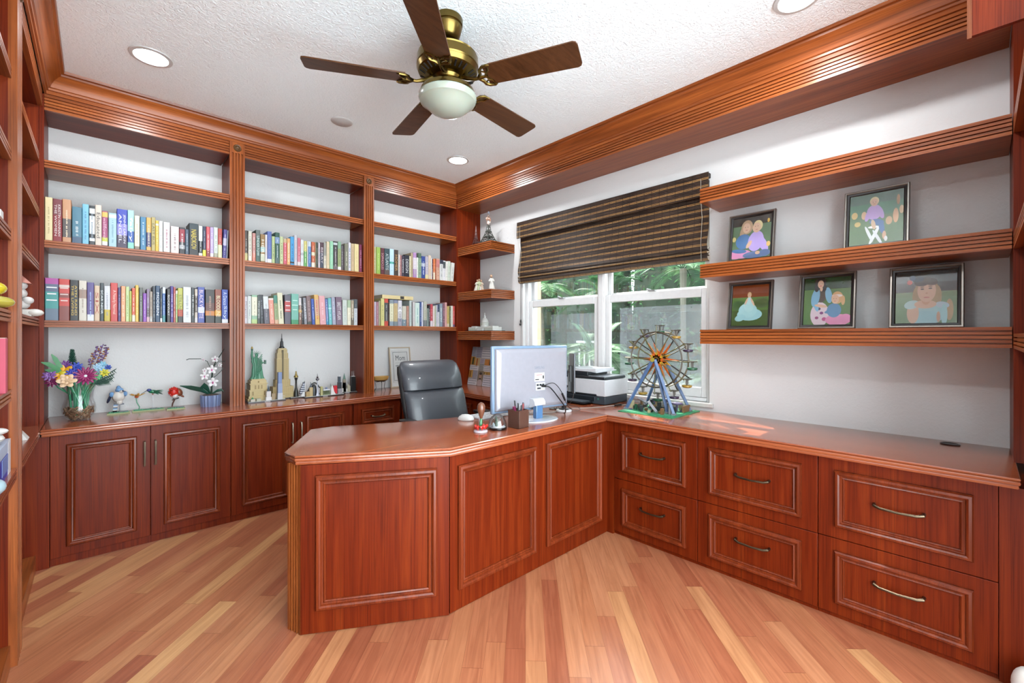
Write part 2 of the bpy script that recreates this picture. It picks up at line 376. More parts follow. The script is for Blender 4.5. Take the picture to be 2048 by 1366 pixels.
# ------------------------------------------------------------------ joinery helpers
MW = wood('z', MOLDW, .3, .08, spec=.28)
MOLD = [(0, 0), (0, -.012), (.005, -.019), (.014, -.021), (.020, -.017), (.023, -.009), (.028, -.008), (.033, -.011), (.037, -.007), (.038, 0)]
def front(kind, unit, xf, u0, u1, z0, z1, handle, mz, th=.019):
    m = MB(mz); m.x = xf; m.box(u0+.0015, u1-.0015, 0, th, z0+.0015, z1-.0015); d = part(kind, m, unit, bevel=.0015)
    m = MB(MW); m.x = xf; iu = min(.065, (u1-u0)*.16); m.ring(u0+iu, u1-iu, z0+.055, z1-.055, MOLD); part('panel_moulding', m, d)
    m = MB(PULL if handle[0] == 'h' else flat('c4b49c', .35, .8)); m.x = xf
    if handle[0] == 'v':
        u, za, zb = handle[1:]
        m.tube([(u, 0, za), (u, -.02, za+.004), (u, -.026, za+.02), (u, -.028, (za+zb)/2), (u, -.026, zb-.02), (u, -.02, zb-.004), (u, 0, zb)], [.006, .006, .0055, .005, .0055, .006, .006], 8)
    else:
        uc, z, L = handle[1:]
        m.tube([(uc-L/2, 0, z+.008), (uc-L/2+.002, -.02, z+.006), (uc-L/2+.02, -.027, z+.001), (uc, -.029, z-.002), (uc+L/2-.02, -.027, z+.001), (uc+L/2-.002, -.02, z+.006), (uc+L/2, 0, z+.008)], [.007, .007, .006, .0052, .006, .007, .007], 8)
    part('door_handle' if kind == 'door' else 'drawer_handle', m, d, label='brushed bronze arched pull')
    return d
NOSE = [(.012, .738), (.006, .740), (.004, .748), (.006, .7525), (.002, .755), (.0, .762), (.002, .767), (.0055, .769), (.0015, .7715), (0, .776), (.003, .7795)]
def worktop(mb, poly): mb.stack(poly, NOSE+[(.006, ZT)])

# ---- base cabinets under the bookcase wall (faces look towards -y, plane y=3.565)
XB = frame_xf(0, 3.565, 1, 0)
def cab_back(u0, u1, label):
    c = thing('base_cabinet', label, 'cabinet', ((u0+u1)/2, 3.8, 0))
    m = MB(WZ); m.box(u0+.001, u1-.001, 3.586, YB-.002, .0, .737); m.x = XB; m.box(u0+.001, u1-.001, .012, .03, 0, .045); part('carcass', m, c)
    return c
c = cab_back(-.197, .673, 'two-door cherry base cabinet below the flower vase and toy birds')
front('door', c, XB, -.197, .24, .045, .735, ('v', .211, .49, .64), WZ); front('door', c, XB, .24, .673, .045, .735, ('v', .264, .49, .64), WZ)
c = cab_back(.673, 1.528, 'two-door cherry base cabinet below the statue and skyscraper models')
front('door', c, XB, .673, 1.104, .045, .735, ('v', 1.069, .49, .64), WZ); front('door', c, XB, 1.104, 1.528, .045, .735, ('v', 1.132, .49, .64), WZ)
c = cab_back(1.528, 1.99, 'narrow cherry drawer cabinet left of the black office chair')
for za, zb in ((.045, .27), (.27, .5), (.5, .735)): front('drawer', c, XB, 1.545, 1.973, za, zb, ('h', 1.76, (za+zb)/2-.01, .12), WZ)
c = cab_back(1.99, 2.44, 'cherry base cabinet directly behind the black office chair')
front('door', c, XB, 1.99, 2.44, .045, .735, ('v', 2.03, .49, .64), WZ)
m = MB(WZ); m.box(-.50, -.198, 3.565, YB-.002, 0, .737); single('cabinet_end_panel', m, 'plain cherry filler panel at the left end of the base cabinets', 'panel', local=True)
# ---- window side cabinets (faces look towards -x, plane x=2.47)
XWX = frame_xf(2.47, 0, 0, -1)      # u = -y
def cab_win(y0, y1, label, hl):
    c = thing('drawer_cabinet', label, 'cabinet', (2.75, (y0+y1)/2, 0))
    m = MB(WZ); m.box(2.491, XW-.002, y0+.001, y1-.001, 0, .737); m.box(2.482, 2.5, y0+.001, y1-.001, 0, .02); part('carcass', m, c)
    for za, zb, hz in ((.02, .3685, .215), (.3685, .737, .557)): front('drawer', c, XWX, -y1, -y0, za, zb, ('h', -(y0+y1)/2, hz, hl), WZ)
    return c
cab_win(1.097, 1.650, 'two-drawer cherry cabinet in the corner against the desk', .155)
cab_win(.525, 1.097, 'middle two-drawer cherry cabinet under the long worktop', .16)
cab_win(-.047, .525, 'two-drawer cherry cabinet nearest the right edge of the photo', .16)
m = MB(WZ); m.box(2.47, XW-.002, -.13, -.0475, 0, .737); single('cabinet_end_panel', m, 'narrow cherry end stile right of the last drawer cabinet', 'panel')
m = MB(WZ); m.box(2.462, XW-.002, 1.6515, 1.70, 0, .737); single('corner_post', m, 'slim cherry corner post where the desk meets the drawer cabinets', 'post')
c = thing('drawer_cabinet', 'cherry drawer cabinet behind the monitor under the collage board', 'cabinet', (2.75, 3.0, 0))
m = MB(WZ); m.box(2.491, XW-.002, 2.62, 3.56, 0, .737); part('carcass', m, c)
for ya, yb in ((2.62, 3.09), (3.09, 3.56)):
    for za, zb in ((.045, .5), (.5, .735)): front('drawer', c, XWX, -yb, -ya, za, zb, ('h', -(ya+yb)/2, (za+zb)/2, .12), WZ)
# ---- worktops
m = MB(CX); worktop(m, [(-.231, 3.523), (2.43, 3.523), (2.43, YB-.001), (-.231, YB-.001)]); single('worktop', m, 'cherry worktop along the bookcase wall holding vase, birds and models', 'worktop')
m = MB(CY); worktop(m, [(2.431, -.10), (XW-.001, -.10), (XW-.001, YB-.001), (2.431, YB-.001)]); 
wt = single('worktop', m, 'cherry worktop running under the window with printer and ferris wheel', 'worktop')
def grommet(x, y, label):
    g = MB(flat('101010', .35)); g.lathe([(.034, 0), (.036, .003), (.030, .004), (.026, .0015), (.0, .0015)], 24); single('cable_grommet', g, label, 'grommet', (x, y, ZT+.0005))
grommet(2.97, .10, 'round black cable grommet in the worktop near the right edge')
# ---- bookcase on the back wall
bc = thing('bookcase', 'three-bay built-in cherry bookcase along the back wall', 'bookcase', (1.25, 3.92, ZT))
BAYS = ((-.231, .702), (.798, 1.726), (1.82, 2.743))
def pilaster(xf, u0, u1, parent, z0=ZT, z1=2.722):
    m = MB(TZ); m.x = xf; zt = 2.645
    p = [(u0, .025), (u0, 0)]
    for i in range(4):
        uc = u0+(u1-u0)*(.2+.2*i); p += [(uc-.006, 0), (uc-.003, .012), (uc+.003, .012), (uc+.006, 0)]
    p += [(u1, 0), (u1, .025)]
    m.prism(p, 'z', z0, zt); m.box(u0, u1, 0, .025, zt, z1)
    o = part('pilaster', m, parent)
    r = MB(flat('6c4a28', .35)); uc = (u0+u1)/2
    R = xf @ Matrix.Translation((uc, 0, 2.683)) @ Matrix.Rotation(pi/2, 4, 'X'); r.x = R
    r.lathe([(.0, .004), (.006, .006), (.010, .003), (.013, .001), (.018, .007), (.022, .008), (.026, .002), (.027, -.001)], 24); part('rosette', r, o)
    return o
XB2 = frame_xf(0, 3.758, 1, 0)
for u0, u1 in ((.702, .798), (1.726, 1.82)):
    pilaster(XB2, u0, u1, bc)
    m = MB(WZ); m.box(u0+.006, u1-.006, 3.783, YB-.001, ZT, 2.63); part('upright', m, bc)
m = MB(WZ); m.box(2.743, 2.765, 3.765, YB-.001, ZT, 2.72); m.box(2.765, XW-.001, 3.77, 3.788, ZT, 2.63); part('corner_panel', m, bc)
m = MB(WZ); m.box(-.25, -.231, 3.765, YB-.001, ZT, 2.72); part('upright', m, bc)
for (x0, x1) in BAYS:
    for zb, zt in ((2.291, 2.336), (1.820, 1.864), (1.350, 1.390)):
        m = MB(TX); m.prism([(3.772-d, z) for d, z in flutes(zb, zt, 0, .02, 2, .003)], 'x', x0+.0006, x1-.0006); m.box(x0+.0006, x1-.0006, 3.792, YB-.001, zb+.002, zt); part('shelf', m, bc)
    m = MB(TX); m.prism([(3.772-d, z) for d, z in flutes(2.63, 2.722, 0, .02, 4)], 'x', x0+.0006, x1-.0006); part('fascia', m, bc)
    m = MB(WX); m.box(x0+.0006, x1-.0006, 3.792, YB-.001, 2.63, 2.65); part('soffit', m, bc)
# ---- bookcase on the left wall (front plane x=-.245, faces +x)
lb = thing('bookcase', 'tall open cherry bookcase along the left wall, cut off by the photo edge', 'bookcase', (-.40, 2.7, 0))
m = MB(CY); m.stack([(XL+.001, 2.745), (-.242, 2.745), (-.242, 3.5235), (-.232, 3.524), (-.232, YB-.002), (XL+.001, YB-.002)], [(0, .738), (0, ZT)]); 
m.prism([(-.232+d, z) for d, z in flutes(.738, ZT, 0, .01, 2, .003)], 'y', 2.745, 3.523); part('counter', m, lb)
m = MB(CY); m.box(XL+.001, -.242, 1.42, 2.599, .738, ZT); m.prism([(-.232+d, z) for d, z in flutes(.738, ZT, 0, .01, 2, .003)], 'y', 1.42, 2.599); part('counter', m, lb)
m = MB(WZ); m.box(XL+.001, -.251, 3.73, YB-.003, ZT, 2.70); part('side_panel', m, lb)
for ya in (2.6, 1.275):
    m = MB(WZ); m.box(XL+.001, -.256, ya, ya+.144, 0, 2.72); part('upright', m, lb)
    xf = frame_xf(-.231, 0, 0, 1); pilaster(xf, ya, ya+.144, lb, 0.0)
for y0, y1 in ((2.745, 3.729), (1.42, 2.599)):
    for zb in (2.307, 1.985, 1.672, 1.353)+((1.045,) if y0 < 2 else ()):
        m = MB(TY); m.prism([(-.247+d, z) for d, z in flutes(zb, zb+.044, 0, .02, 2, .003)], 'y', y0, y1); m.box(XL+.001, -.267, y0, y1, zb+.002, zb+.044); part('shelf', m, lb)
    m = MB(TY); m.prism([(-.235+d, z) for d, z in flutes(2.63, 2.722, 0, .02, 4)], 'y', y0, y1); part('fascia', m, lb)
    m = MB(WY); m.box(XL+.001, -.256, y0, y1, 2.63, 2.65); part('soffit', m, lb)
    m = MB(TY); m.box(XL+.001, -.25, y0, min(y1, 3.563), 0, .088); part('toe_kick', m, lb)
m = MB(WZ); m.box(XL+.001, XL+.012, 1.42, 3.72, .09, 2.62); part('back_panel', m, lb)
# ---- bookcase on the near wall, right edge of the frame
nb = thing('bookcase', 'cherry bookcase at the right edge with a hanging header box', 'bookcase', (2.4, -.25, ZT))
m = MB(WZ); m.box(2.755, XW-.001, -.11, -.092, ZT, 2.63); m.box(2.735, 2.7545, -.41, -.092, ZT, 2.70); part('upright', m, nb)
for zb in (2.13, 1.655, 1.247):
    m = MB(TX); m.prism([(-.092+d, z) for d, z in flutes(zb, zb+.06, 0, .02, 3, .003)], 'x', 2.02, 2.734); m.box(2.02, 2.734, -.41, -.112, zb+.002, zb+.06); part('shelf', m, nb)
m = MB(WZ); m.box(2.0, 2.019, -.41, -.092, ZT, 2.38); part('upright', m, nb)
m = MB(wood('z', ('64200a', '74280e', '863414'))); m.box(2.30, 2.32, -.41, .022, 2.382, 2.70); m.box(2.02, 2.30, -.41, -.39, 2.382, 2.70); m.use(TZ); m.box(2.296, 2.324, .022, .034, 2.374, 2.722); part('header_box', m, nb)  # brighter cherry than the panels: lit look of this face put into the colour
# ---- display shelves right of the window
def fl_shelf(x0, y0, y1, zb, zt, label, group):
    m = MB(TY); pr = flutes(zb, zt, 0, .02, 4, .003)
    m.prism([(x0-d, z) for d, z in pr], 'y', y0, y1); m.box(x0+.02, XW-.001, y0, y1, zb, zt); return m
for zb, zt, nm in ((2.132, 2.219, 'empty-topped uppermost of the three long display shelves'), (1.660, 1.744, 'middle long display shelf under two framed photos'), (1.248, 1.336, 'lowest long display shelf under three framed photos')):
    single('display_shelf', fl_shelf(XF+.005, -.089, 1.208, zb, zt, nm, None), nm, 'shelf', group='long fluted shelves right of the window')
# ---- three corner shelves
for zb, zt, nm in ((2.131, 2.216, 'top small corner shelf holding two iron tower souvenirs'), (1.664, 1.750, 'middle small corner shelf holding cream figurines'), (1.257, 1.344, 'bottom small corner shelf holding the white domed building')):
    m = MB(TY); path = [(XW-.001, 3.223), (XF+.005, 3.223), (XF+.005, YF-.001)]
    m.sweep(path, [(-d, z) for d, z in [(-a, b) for a, b in flutes(zb, zt, 0, .02, 4, .003)]], [TX, TY]); m.use(WY); m.box(XF+.024, XW-.001, 3.242, YF-.001, zb, zt)
    single('corner_shelf', m, nm, 'shelf', group='corner shelves left of the window')

# ------------------------------------------------------------------ desk
dk = thing('desk', 'cherry peninsula desk with angled front and raised panels', 'desk', (1.5, 2.0, 0))
T = [(.617, 2.023), (1.185, 1.675), (2.430, 1.675), (2.430, 2.27), (1.72, 2.27), (1.30, 2.40), (.981, 2.545), (.859, 2.545), (.607, 2.132)]
m = MB(CX); worktop(m, T); part('desk_top', m, dk)
B0, B1 = Vector((.642, 2.022)), Vector((1.19, 1.695)); L1 = (B1-B0).length
XD1 = frame_xf(B0.x, B0.y, B1.x-B0.x, B1.y-B0.y); XD2 = frame_xf(1.19, 1.695, 1, 0)
m = MB(WZ); m.loops([[(.646, 2.03, z), (1.195, 1.70, z), (1.195, 2.36, z), (.96, 2.49, z), (.90, 2.49, z), (.625, 2.12, z)] for z in (0, .737)]); part('pedestal', m, dk)
m = MB(WZ); m.x = XD1; m.box(0, L1, -.006, .0, 0.003, .737); pn = part('front_panel', m, dk)
m = MB(MW); m.x = XD1; m.ring(.062, L1-.055, .105, .69, [(a*1.1, b*1.1-.006) for a, b in MOLD]); part('panel_moulding', m, pn)
m = MB(WZ); m.box(1.196, 2.461, 1.695, 1.72, .003, .737); pn = part('front_panel', m, dk)
for a, b in ((.048, .576), (.666, 1.19)):
    m = MB(MW); m.x = XD2; m.ring(a, b, .10, .685, [(q*1.1, w*1.1) for q, w in MOLD]); part('panel_moulding', m, pn)
C0 = Vector((.616, 2.105)); XD3 = frame_xf(C0.x, C0.y, B0.x-C0.x, B0.y-C0.y); LC = (B0-C0).length
m = MB(TZ); m.x = XD3; p = [(0, .03), (0, -.004)]
for i in range(4):
    uc = LC*(.2+.2*i); p += [(uc-.006, -.004), (uc-.003, .009), (uc+.003, .009), (uc+.006, -.004)]
p += [(LC, -.004), (LC, .03)]; m.prism(p, 'z', 0, .737); part('fluted_corner', m, dk)
m = MB(flat('101010', .35)); m.lathe([(.030, 0), (.032, .003), (.026, .004), (.022, .0015), (0, .0015)], 24, (2.36, 2.08, ZT+.0005)); part('cable_grommet', m, dk)
BOOKS = {
 'A': [
  (-0.2320,0.0340,0.258,'cream hardback','ead9a8',[],'','b8a878',0),
  (-0.1972,0.0392,0.255,'dark red thick','8c1c26',[(0.62, 1, '7a3038')],'KRISTIN HANNAH|THE WOMEN','f0e4e0',0),
  (-0.1572,0.0382,0.261,'peach and grey landscape','d09a72',[(0.12, 0.55, '5d5654')],'','f4dfc0',0),
  (-0.1160,0.0440,0.224,'smoky teal','4d8096',[(0, 0.18, '46607c')],'','cfdde0',0),
  (-0.0710,0.0290,0.249,'bright sky blue','7cc0dc',[],'','5c90b8',0),
  (-0.0400,0.0260,0.245,'white and black photo spine','dfe6ea',[(0, 0.1, '34383c'), (0.18, 0.28, '1c2024'), (0.74, 0.8, '202428'), (0.93, 1, '202428')],'','8894a0',0),
  (-0.0130,0.0300,0.255,'off white','dccfc0',[],'Educated','3c3a3a',0),
  (0.0180,0.0270,0.223,'magenta','a2406f',[(0, 0.03, '80304c'), (0.03, 0.14, 'e0e0dc'), (0.14, 0.25, 'c8cc40'), (0.83, 0.97, 'e8bc58')],'wallflower','e8b8cc',0),
  (0.0490,0.0380,0.217,'powder blue','a9cbd6',[(0.86, 0.95, 'f0f0e0')],'','7ca4b4',0),
  (0.0880,0.0510,0.250,'royal blue and purple thick','2c3fb0',[(0, 0.33, '3b2a48'), (0.33, 0.62, '8c86cf')],'JENNY LARKIN|ANGEL','f0eef8',0),
  (0.1400,0.0320,0.252,'aqua and blue','a8d6d6',[(0.0, 0.17, '8ad0c0'), (0.17, 0.46, '2b59a8')],'fairy','ffffff',0),
  (0.1740,0.0260,0.222,'pale buttercream','efe6cc',[(0, 0.1, '8a7c6c')],'','c8bca0',0),
  (0.2030,0.0300,0.220,'steel blue','3f7fa6',[],'','bcd4e4',0),
  (0.2340,0.0250,0.221,'gold with purple band','d9ab55',[(0.12, 0.55, '4a4372')],'','e8d8b8',0),
  (0.2600,0.0210,0.228,'olive tan','b9a868',[],'LAST BUS','3c3828',0),
  (0.2820,0.0160,0.209,'egg-yolk yellow','e8bc37',[(0.84, 0.9, 'f4f0e0')],'','f8e8b0',0),
  (0.2990,0.0210,0.209,'plain white','e8ebe4',[],'','a8b4b0',0),
  (0.3230,0.0360,0.206,'white with small tree','e3e0e2',[(0.0, 0.03, 'c0a090')],'','b06878',0),
  (0.3630,0.0450,0.185,'pinkish white wide','ecd9d6',[],'','907c80',0),
  (0.4100,0.0320,0.186,'black with red panel','26232a',[(0.2, 0.34, 'a8a8ac'), (0.45, 0.93, '9a2436')],'','e4e0e0',0),
  (0.4430,0.0210,0.177,'slate blue slim','3d5165',[],'','a8b8c4',0),
  (0.4650,0.0540,0.224,'tall black','1d1c1e',[(0.8, 1, '1c3038')],'NABOKOV','e4cc44',0),
  (0.5200,0.0230,0.214,'white over black','dde2dc',[(0, 0.1, 'e8e8e4'), (0.1, 0.5, '242628')],'','f0f0f0',0),
  (0.5440,0.0200,0.214,'navy with yellow foot','1e2447',[(0, 0.22, 'e0dc3c')],'','b0b8c8',0),
  (0.5650,0.0220,0.216,'coral red','d2525a',[(0, 0.22, '8c242c')],'','f4d0cc',0),
  (0.5880,0.0210,0.216,'lilac','b9a4d6',[(0, 0.13, 'eeeaf0')],'','e8e0f0',0),
  (0.6100,0.0250,0.219,'pale grey green','d4ddd4',[(0.0, 0.15, 'a8a890')],'','98a498',0),
  (0.6360,0.0250,0.214,'brick red over cream','bb4236',[(0, 0.45, 'dcdcb0')],'','f0c8b0',0),
  (0.6630,0.0230,0.213,'deep purple leaning','3f3585',[(0.45, 0.7, 'bcb8d0')],'','d8d4f0',2),
  (0.6870,0.0070,0.209,'very thin grey','9a9fae',[],'','787c88',2),
 ],
 'B': [
  (-0.2320,0.0590,0.252,'teal and magenta widest','3f9a96',[(0, 0.28, '66788c'), (0.68, 0.86, '5c6884'), (0.86, 1, 'b2479c')],'=','f4f4f4',0),
  (-0.1720,0.0460,0.251,'rust and red thick','8a3f36',[(0.35, 0.55, 'cf4136'), (0.66, 0.8, 'cf4136'), (0.8, 0.86, 'e0cfc4'), (0.86, 1, 'cf4136')],'=','e8d0c8',0),
  (-0.1250,0.0380,0.249,'black with yellow and white capitals','1c1a1a',[],'AYN RAND|THE LIVING','e8c048',0),
  (-0.0862,0.0352,0.248,'ivory with brown square','ddd5c6',[(0.56, 0.78, 'a58878')],'','9c8c80',0),
  (-0.0500,0.0320,0.240,'purple with white library tag','5b4a8c',[(0, 0.17, 'e4e6ea')],'','a8c4f0',0),
  (-0.0170,0.0250,0.222,'beige pink','dcc0a2',[],'SIX','a83428',0),
  (0.0090,0.0180,0.241,'dark slate','26343c',[],'SCAR NIOR','e8ecec',0),
  (0.0280,0.0290,0.224,'white over mustard','dcdce2',[(0, 0.33, 'c8b02e')],'','9098a8',0),
  (0.0580,0.0340,0.246,'bright red','cf3a33',[],'A Nearly Normal','f8d8c8',0),
  (0.0930,0.0140,0.218,'dark purple slim','3a2468',[],'','c8b8e8',0),
  (0.1080,0.0220,0.229,'peach','f0a878',[],'','f8dcc0',0),
  (0.1310,0.0170,0.227,'pale green','c8dc9a',[],'','88a868',0),
  (0.1490,0.0110,0.200,'lime short','b4bc48',[],'','7c8430',0),
  (0.1610,0.0170,0.220,'orange red','dc5c38',[(0, 0.2, 'e8dcc8')],'','f8dcc8',0),
  (0.1790,0.0160,0.240,'sunflower yellow','ecc24c',[],'','fff0b0',0),
  (0.1980,0.0180,0.226,'grey green','5e6058',[],'','b8bcb0',0),
  (0.2170,0.0180,0.190,'violet short','8e44b4',[],'','ecd8f4',0),
  (0.2358,0.0142,0.219,'mauve patterned','8a7490',[(0.0, 0.15, 'd8b0b8'), (0.15, 0.42, '5c4c54')],'','e8e0e8',0),
  (0.2510,0.0150,0.204,'taupe short','a89888',[(0, 0.18, 'c8c4c0')],'','6c6054',0),
  (0.2670,0.0140,0.241,'charcoal blue','2c3440',[],'','a0a8b0',0),
  (0.2820,0.0230,0.245,'navy teal','173f63',[],'MODERN','f0f4f8',0),
  (0.3060,0.0110,0.227,'dark grey with white foot','30343c',[(0, 0.12, 'e4e4e0')],'','b0b4b8',0),
  (0.3180,0.0160,0.238,'mid blue with white head','2f62a8',[(0.0, 0.2, '3c8c94'), (0.82, 1, 'dce4ec')],'','e0ecf8',0),
  (0.3420,0.0190,0.230,'black with white script','2a2526',[],'ROCKWAY','e8e4e4',0),
  (0.3620,0.0150,0.248,'violet blue slim','4a2a8a',[],'','e0d4f4',0),
  (0.3780,0.0110,0.242,'thin brick red','b8483c',[],'','f0d4c0',0),
  (0.3900,0.0100,0.220,'thin leaf green','a4c07c',[(0.9, 1, 'f0f4e8')],'','e8f0d8',0),
  (0.4010,0.0280,0.238,'lime yellow, red and black','bcbc4a',[(0, 0.18, '1c1c1c'), (0.18, 0.38, 'd04428')],'STILLNESS','5c5c20',0),
  (0.4310,0.0460,0.248,'plain white wide','dcdee0',[],'','a8acb0',0),
  (0.4790,0.0160,0.247,'charcoal with white type','2c3436',[],'THE MOCK','dcdcd8',0),
  (0.4970,0.0170,0.238,'brown and white banded','c8b8a8',[(0, 0.15, 'd4d0d0'), (0.3, 0.8, '5c4c40')],'','f0e8dc',0),
  (0.5150,0.0400,0.254,'cornflower blue','3c4ca0',[(0.28, 0.44, 'c8d0f0')],'BLACK|WHITE','f0d8e4',0),
  (0.5590,0.0570,0.240,'very dark sunset thick','20140f',[(0.22, 0.36, 'c87820'), (0.36, 0.6, '58200c')],'','b09080',0),
  (0.6170,0.0400,0.244,'brown and orange','8a3c20',[(0, 0.2, '1c2418'), (0.22, 0.38, 'e0a028')],'BLOODLINE','f4ecc0',0),
  (0.6590,0.0420,0.247,'deep royal blue','2444a4',[(0, 0.12, 'dcdce0')],'A Dance|Sky','c8d8f8',0),
 ],
 'C': [
  (0.8050,0.0200,0.228,'dark brown with yellow foot','4a3f38',[(0, 0.25, 'e0d48c')],'','c8c0b8',0),
  (0.8280,0.0250,0.227,'cream with ivory seal','d8d4c4',[(0, 0.35, 'ece0d0')],'','8c887c',0),
  (0.8560,0.0230,0.217,'dusty rose','c08880',[(0, 0.3, 'd88874')],'','f0dcd4',0),
  (0.8800,0.0300,0.245,'dark green','3f5a50',[(0.75, 1, '5c6460')],'UNDERTOW','d8ece4',0),
  (0.9120,0.0310,0.217,'ochre brown with aqua label','94703c',[(0.05, 0.3, 'c8ccb4'), (0.37, 0.55, 'a4c8c8')],'HERE','f0e8d4',0),
  (0.9440,0.0140,0.218,'thin white','ded8d8',[],'','b8a8ac',0),
  (0.9590,0.0310,0.246,'tall periwinkle blue','5668ac',[(0, 0.13, 'e8ecf0')],'','7888c4',0),
  (0.9910,0.0220,0.213,'pistachio','b4c48a',[],'','585c44',0),
  (1.0140,0.0330,0.247,'tall bottle green','1f5040',[(0, 0.2, '48605c'), (0.65, 0.85, '7c94bc')],'','d8e4f0',0),
  (1.0480,0.0260,0.219,'pale lime','c4cc9a',[],'','6c7854',0),
  (1.0750,0.0250,0.206,'raspberry','d05468',[(0.85, 1, 'c8ac84')],'','f4ccd4',0),
  (1.1010,0.0240,0.213,'apricot','e4ac70',[],'','fff0dc',0),
  (1.1260,0.0280,0.231,'vivid cyan blue','3c9cd4',[(0.07, 0.13, '1c1c24')],'','1c4880',0),
  (1.1550,0.0240,0.246,'pale silver pink','c8c4cc',[],'','a0a0a8',0),
  (1.1800,0.0230,0.228,'rose red','cc6878',[(0, 0.15, 'e4d8d8')],'','f0d0d4',0),
  (1.2040,0.0240,0.218,'white with faint grey mark','dcdee0',[(0.42, 0.5, 'b0b4b8')],'','b0b4b8',0),
  (1.2290,0.0240,0.211,'green with yellow head','68a858',[(0.6, 1, 'd4c878')],'','e0f0c8',0),
  (1.2540,0.0080,0.212,'sliver-thin white','e4e4e0',[],'','a0a0a0',0),
  (1.2628,0.0232,0.213,'denim blue','4878b0',[(0.8, 1, 'c8d4e0')],'','b8d0e8',0),
  (1.2890,0.0270,0.212,'rust orange','c86038',[(0, 0.2, 'e8e0d0'), (0.47, 0.6, 'e0dcc0')],'','f4dccc',0),
  (1.3168,0.0062,0.212,'sliver-thin tan','b89c78',[],'','886c50',0),
  (1.3240,0.0170,0.214,'blackish green','2c3424',[],'','98a080',0),
  (1.3420,0.0170,0.212,'pale pinkish grey','c8bcc4',[],'','807c84',0),
  (1.3598,0.0272,0.217,'maroon and navy','4c2c38',[(0, 0.6, '343c50')],'BERRY','e0d4d8',0),
  (1.3880,0.0220,0.222,'grey over ivory','a0a098',[(0, 0.5, 'dcd4c0')],'','787870',0),
  (1.4120,0.0250,0.232,'cream beige','e0cca8',[],'','c0ac88',0),
  (1.4390,0.0290,0.240,'mint green','98d0ac',[],'','c0e4cc',0),
  (1.4688,0.0362,0.245,'charcoal tall','302c30',[(0.0, 0.15, '6c6468'), (0.87, 0.95, 'c8d0d4')],'','c8c0c4',0),
  (1.5070,0.0290,0.247,'sage with white foot','9caa74',[(0, 0.12, 'eeeee8'), (0.75, 1, '88b090')],'','6c7c50',0),
  (1.5370,0.0150,0.217,'grey mauve short','6c6468',[],'','c8c0c4',0),
  (1.5528,0.0122,0.221,'near black short','2c1c24',[],'','7c6c74',0),
  (1.5660,0.0330,0.238,'stone grey','80806c',[],'','e0dcc4',0),
  (1.6000,0.0230,0.251,'white with blue drawing','dcd8e0',[],'','5070a0',0),
  (1.6250,0.0260,0.247,'sandy tan','ccb48c',[],'','a87868',0),
  (1.6530,0.0420,0.248,'pale yellow','e8d49c',[],'','d0b880',0),
  (1.6990,0.0260,0.248,'plum','8c3058',[],'','f0d0dc',0),
 ],
 'D': [
  (0.8030,0.0200,0.205,'pinkish white','dcd4dc',[],'Margaret','3c3840',0),
  (0.8240,0.0260,0.210,'light grey','d4d8d4',[],'','707880',0),
  (0.8520,0.0380,0.219,'sage with cream label','94bc9c',[(0, 0.15, 'b4cc84'), (0.28, 0.93, 'e4e0c8')],'','a8a890',0),
  (0.8910,0.0190,0.219,'black with white capitals','3c4440',[],'TWO SISTERS','e4e8e4',0),
  (0.9110,0.0260,0.223,'solid black','1c2028',[],'','8c909c',-2),
  (0.9380,0.0380,0.211,'dark grey with white top','5c5864',[(0.55, 1, 'd8dcdc')],'','a8a8ac',-3),
  (0.9770,0.0350,0.201,'salmon','e09480',[(0.93, 1, 'ecd8d0')],'','f4d8c8',-3),
  (1.0130,0.0270,0.225,'green over straw','98a878',[(0.72, 1, '3c8470'), (0, 0.15, 'd0a888')],'','6c7c54',-3),
  (1.0410,0.0380,0.247,'tall ivory','dcd8b8',[],'','58604c',-3),
  (1.0830,0.0470,0.235,'grey with red panel','5c5864',[(0.42, 0.78, 'b84444')],'=','e4e0e4',0),
  (1.1330,0.0550,0.246,'wide aqua','74b4a4',[(0, 0.15, '3c9060')],'=','c8ece0',0),
  (1.1890,0.0250,0.217,'brown and gold','7c5c50',[(0.45, 0.55, 'd0a050'), (0.72, 1, 'd4ccd0')],'','e8dcd0',0),
  (1.2150,0.0150,0.216,'thin jet black','141418',[],'','a0a0a4',-3),
  (1.2320,0.0240,0.219,'mottled silver grey','8c8c94',[],'CARTER','e8e8ec',-3),
  (1.2580,0.0350,0.235,'brown mauve','7c6464',[(0, 0.1, '3c4038')],'','c8a8a8',-3),
  (1.2950,0.0240,0.214,'cobalt blue','3454a8',[],'','c8d8f4',-3),
  (1.3210,0.0360,0.249,'straw yellow tall','dcb064',[(0.3, 0.85, 'd4b090')],'','d05050',-3),
  (1.3590,0.0500,0.242,'pastel pink wide','e0a4a8',[],'','f0d4d8',-3),
  (1.4100,0.0210,0.218,'blue lilac','6478b0',[(0, 0.2, '3c8cb0')],'','e0e8f4',-3),
  (1.4330,0.0280,0.227,'turquoise','6cb8bc',[(0.6, 0.64, 'c0ecf0')],'','d8f0f0',-3),
  (1.4630,0.0310,0.236,'lavender grey','a4a4b8',[],'','e0e0ec',-3),
  (1.4960,0.0520,0.241,'purple grey with white capitals','7c6478',[],'BRETT HYLAN','ece8e8',-2),
  (1.5500,0.0410,0.218,'pale celadon','ccd4cc',[],'','a4b0a8',-1),
  (1.5920,0.0310,0.220,'cream with green head','ece4cc',[(0.7, 1, 'a4b898')],'','c0b8a0',-0.5),
  (1.6240,0.0250,0.220,'tan and brown','a89880',[(0, 0.3, '6c6050')],'','e4dccc',0),
  (1.6500,0.0320,0.231,'light grey with dark head','c8ccd0',[(0.65, 1, '4c5458')],'','90949c',0),
 ],
 'E': [
  (1.8310,0.0280,0.245,'olive cream','b4b080',[],'','dcd8c0',0),
  (1.8610,0.0400,0.248,'bright lime green','98b850',[],'','c8dc90',0),
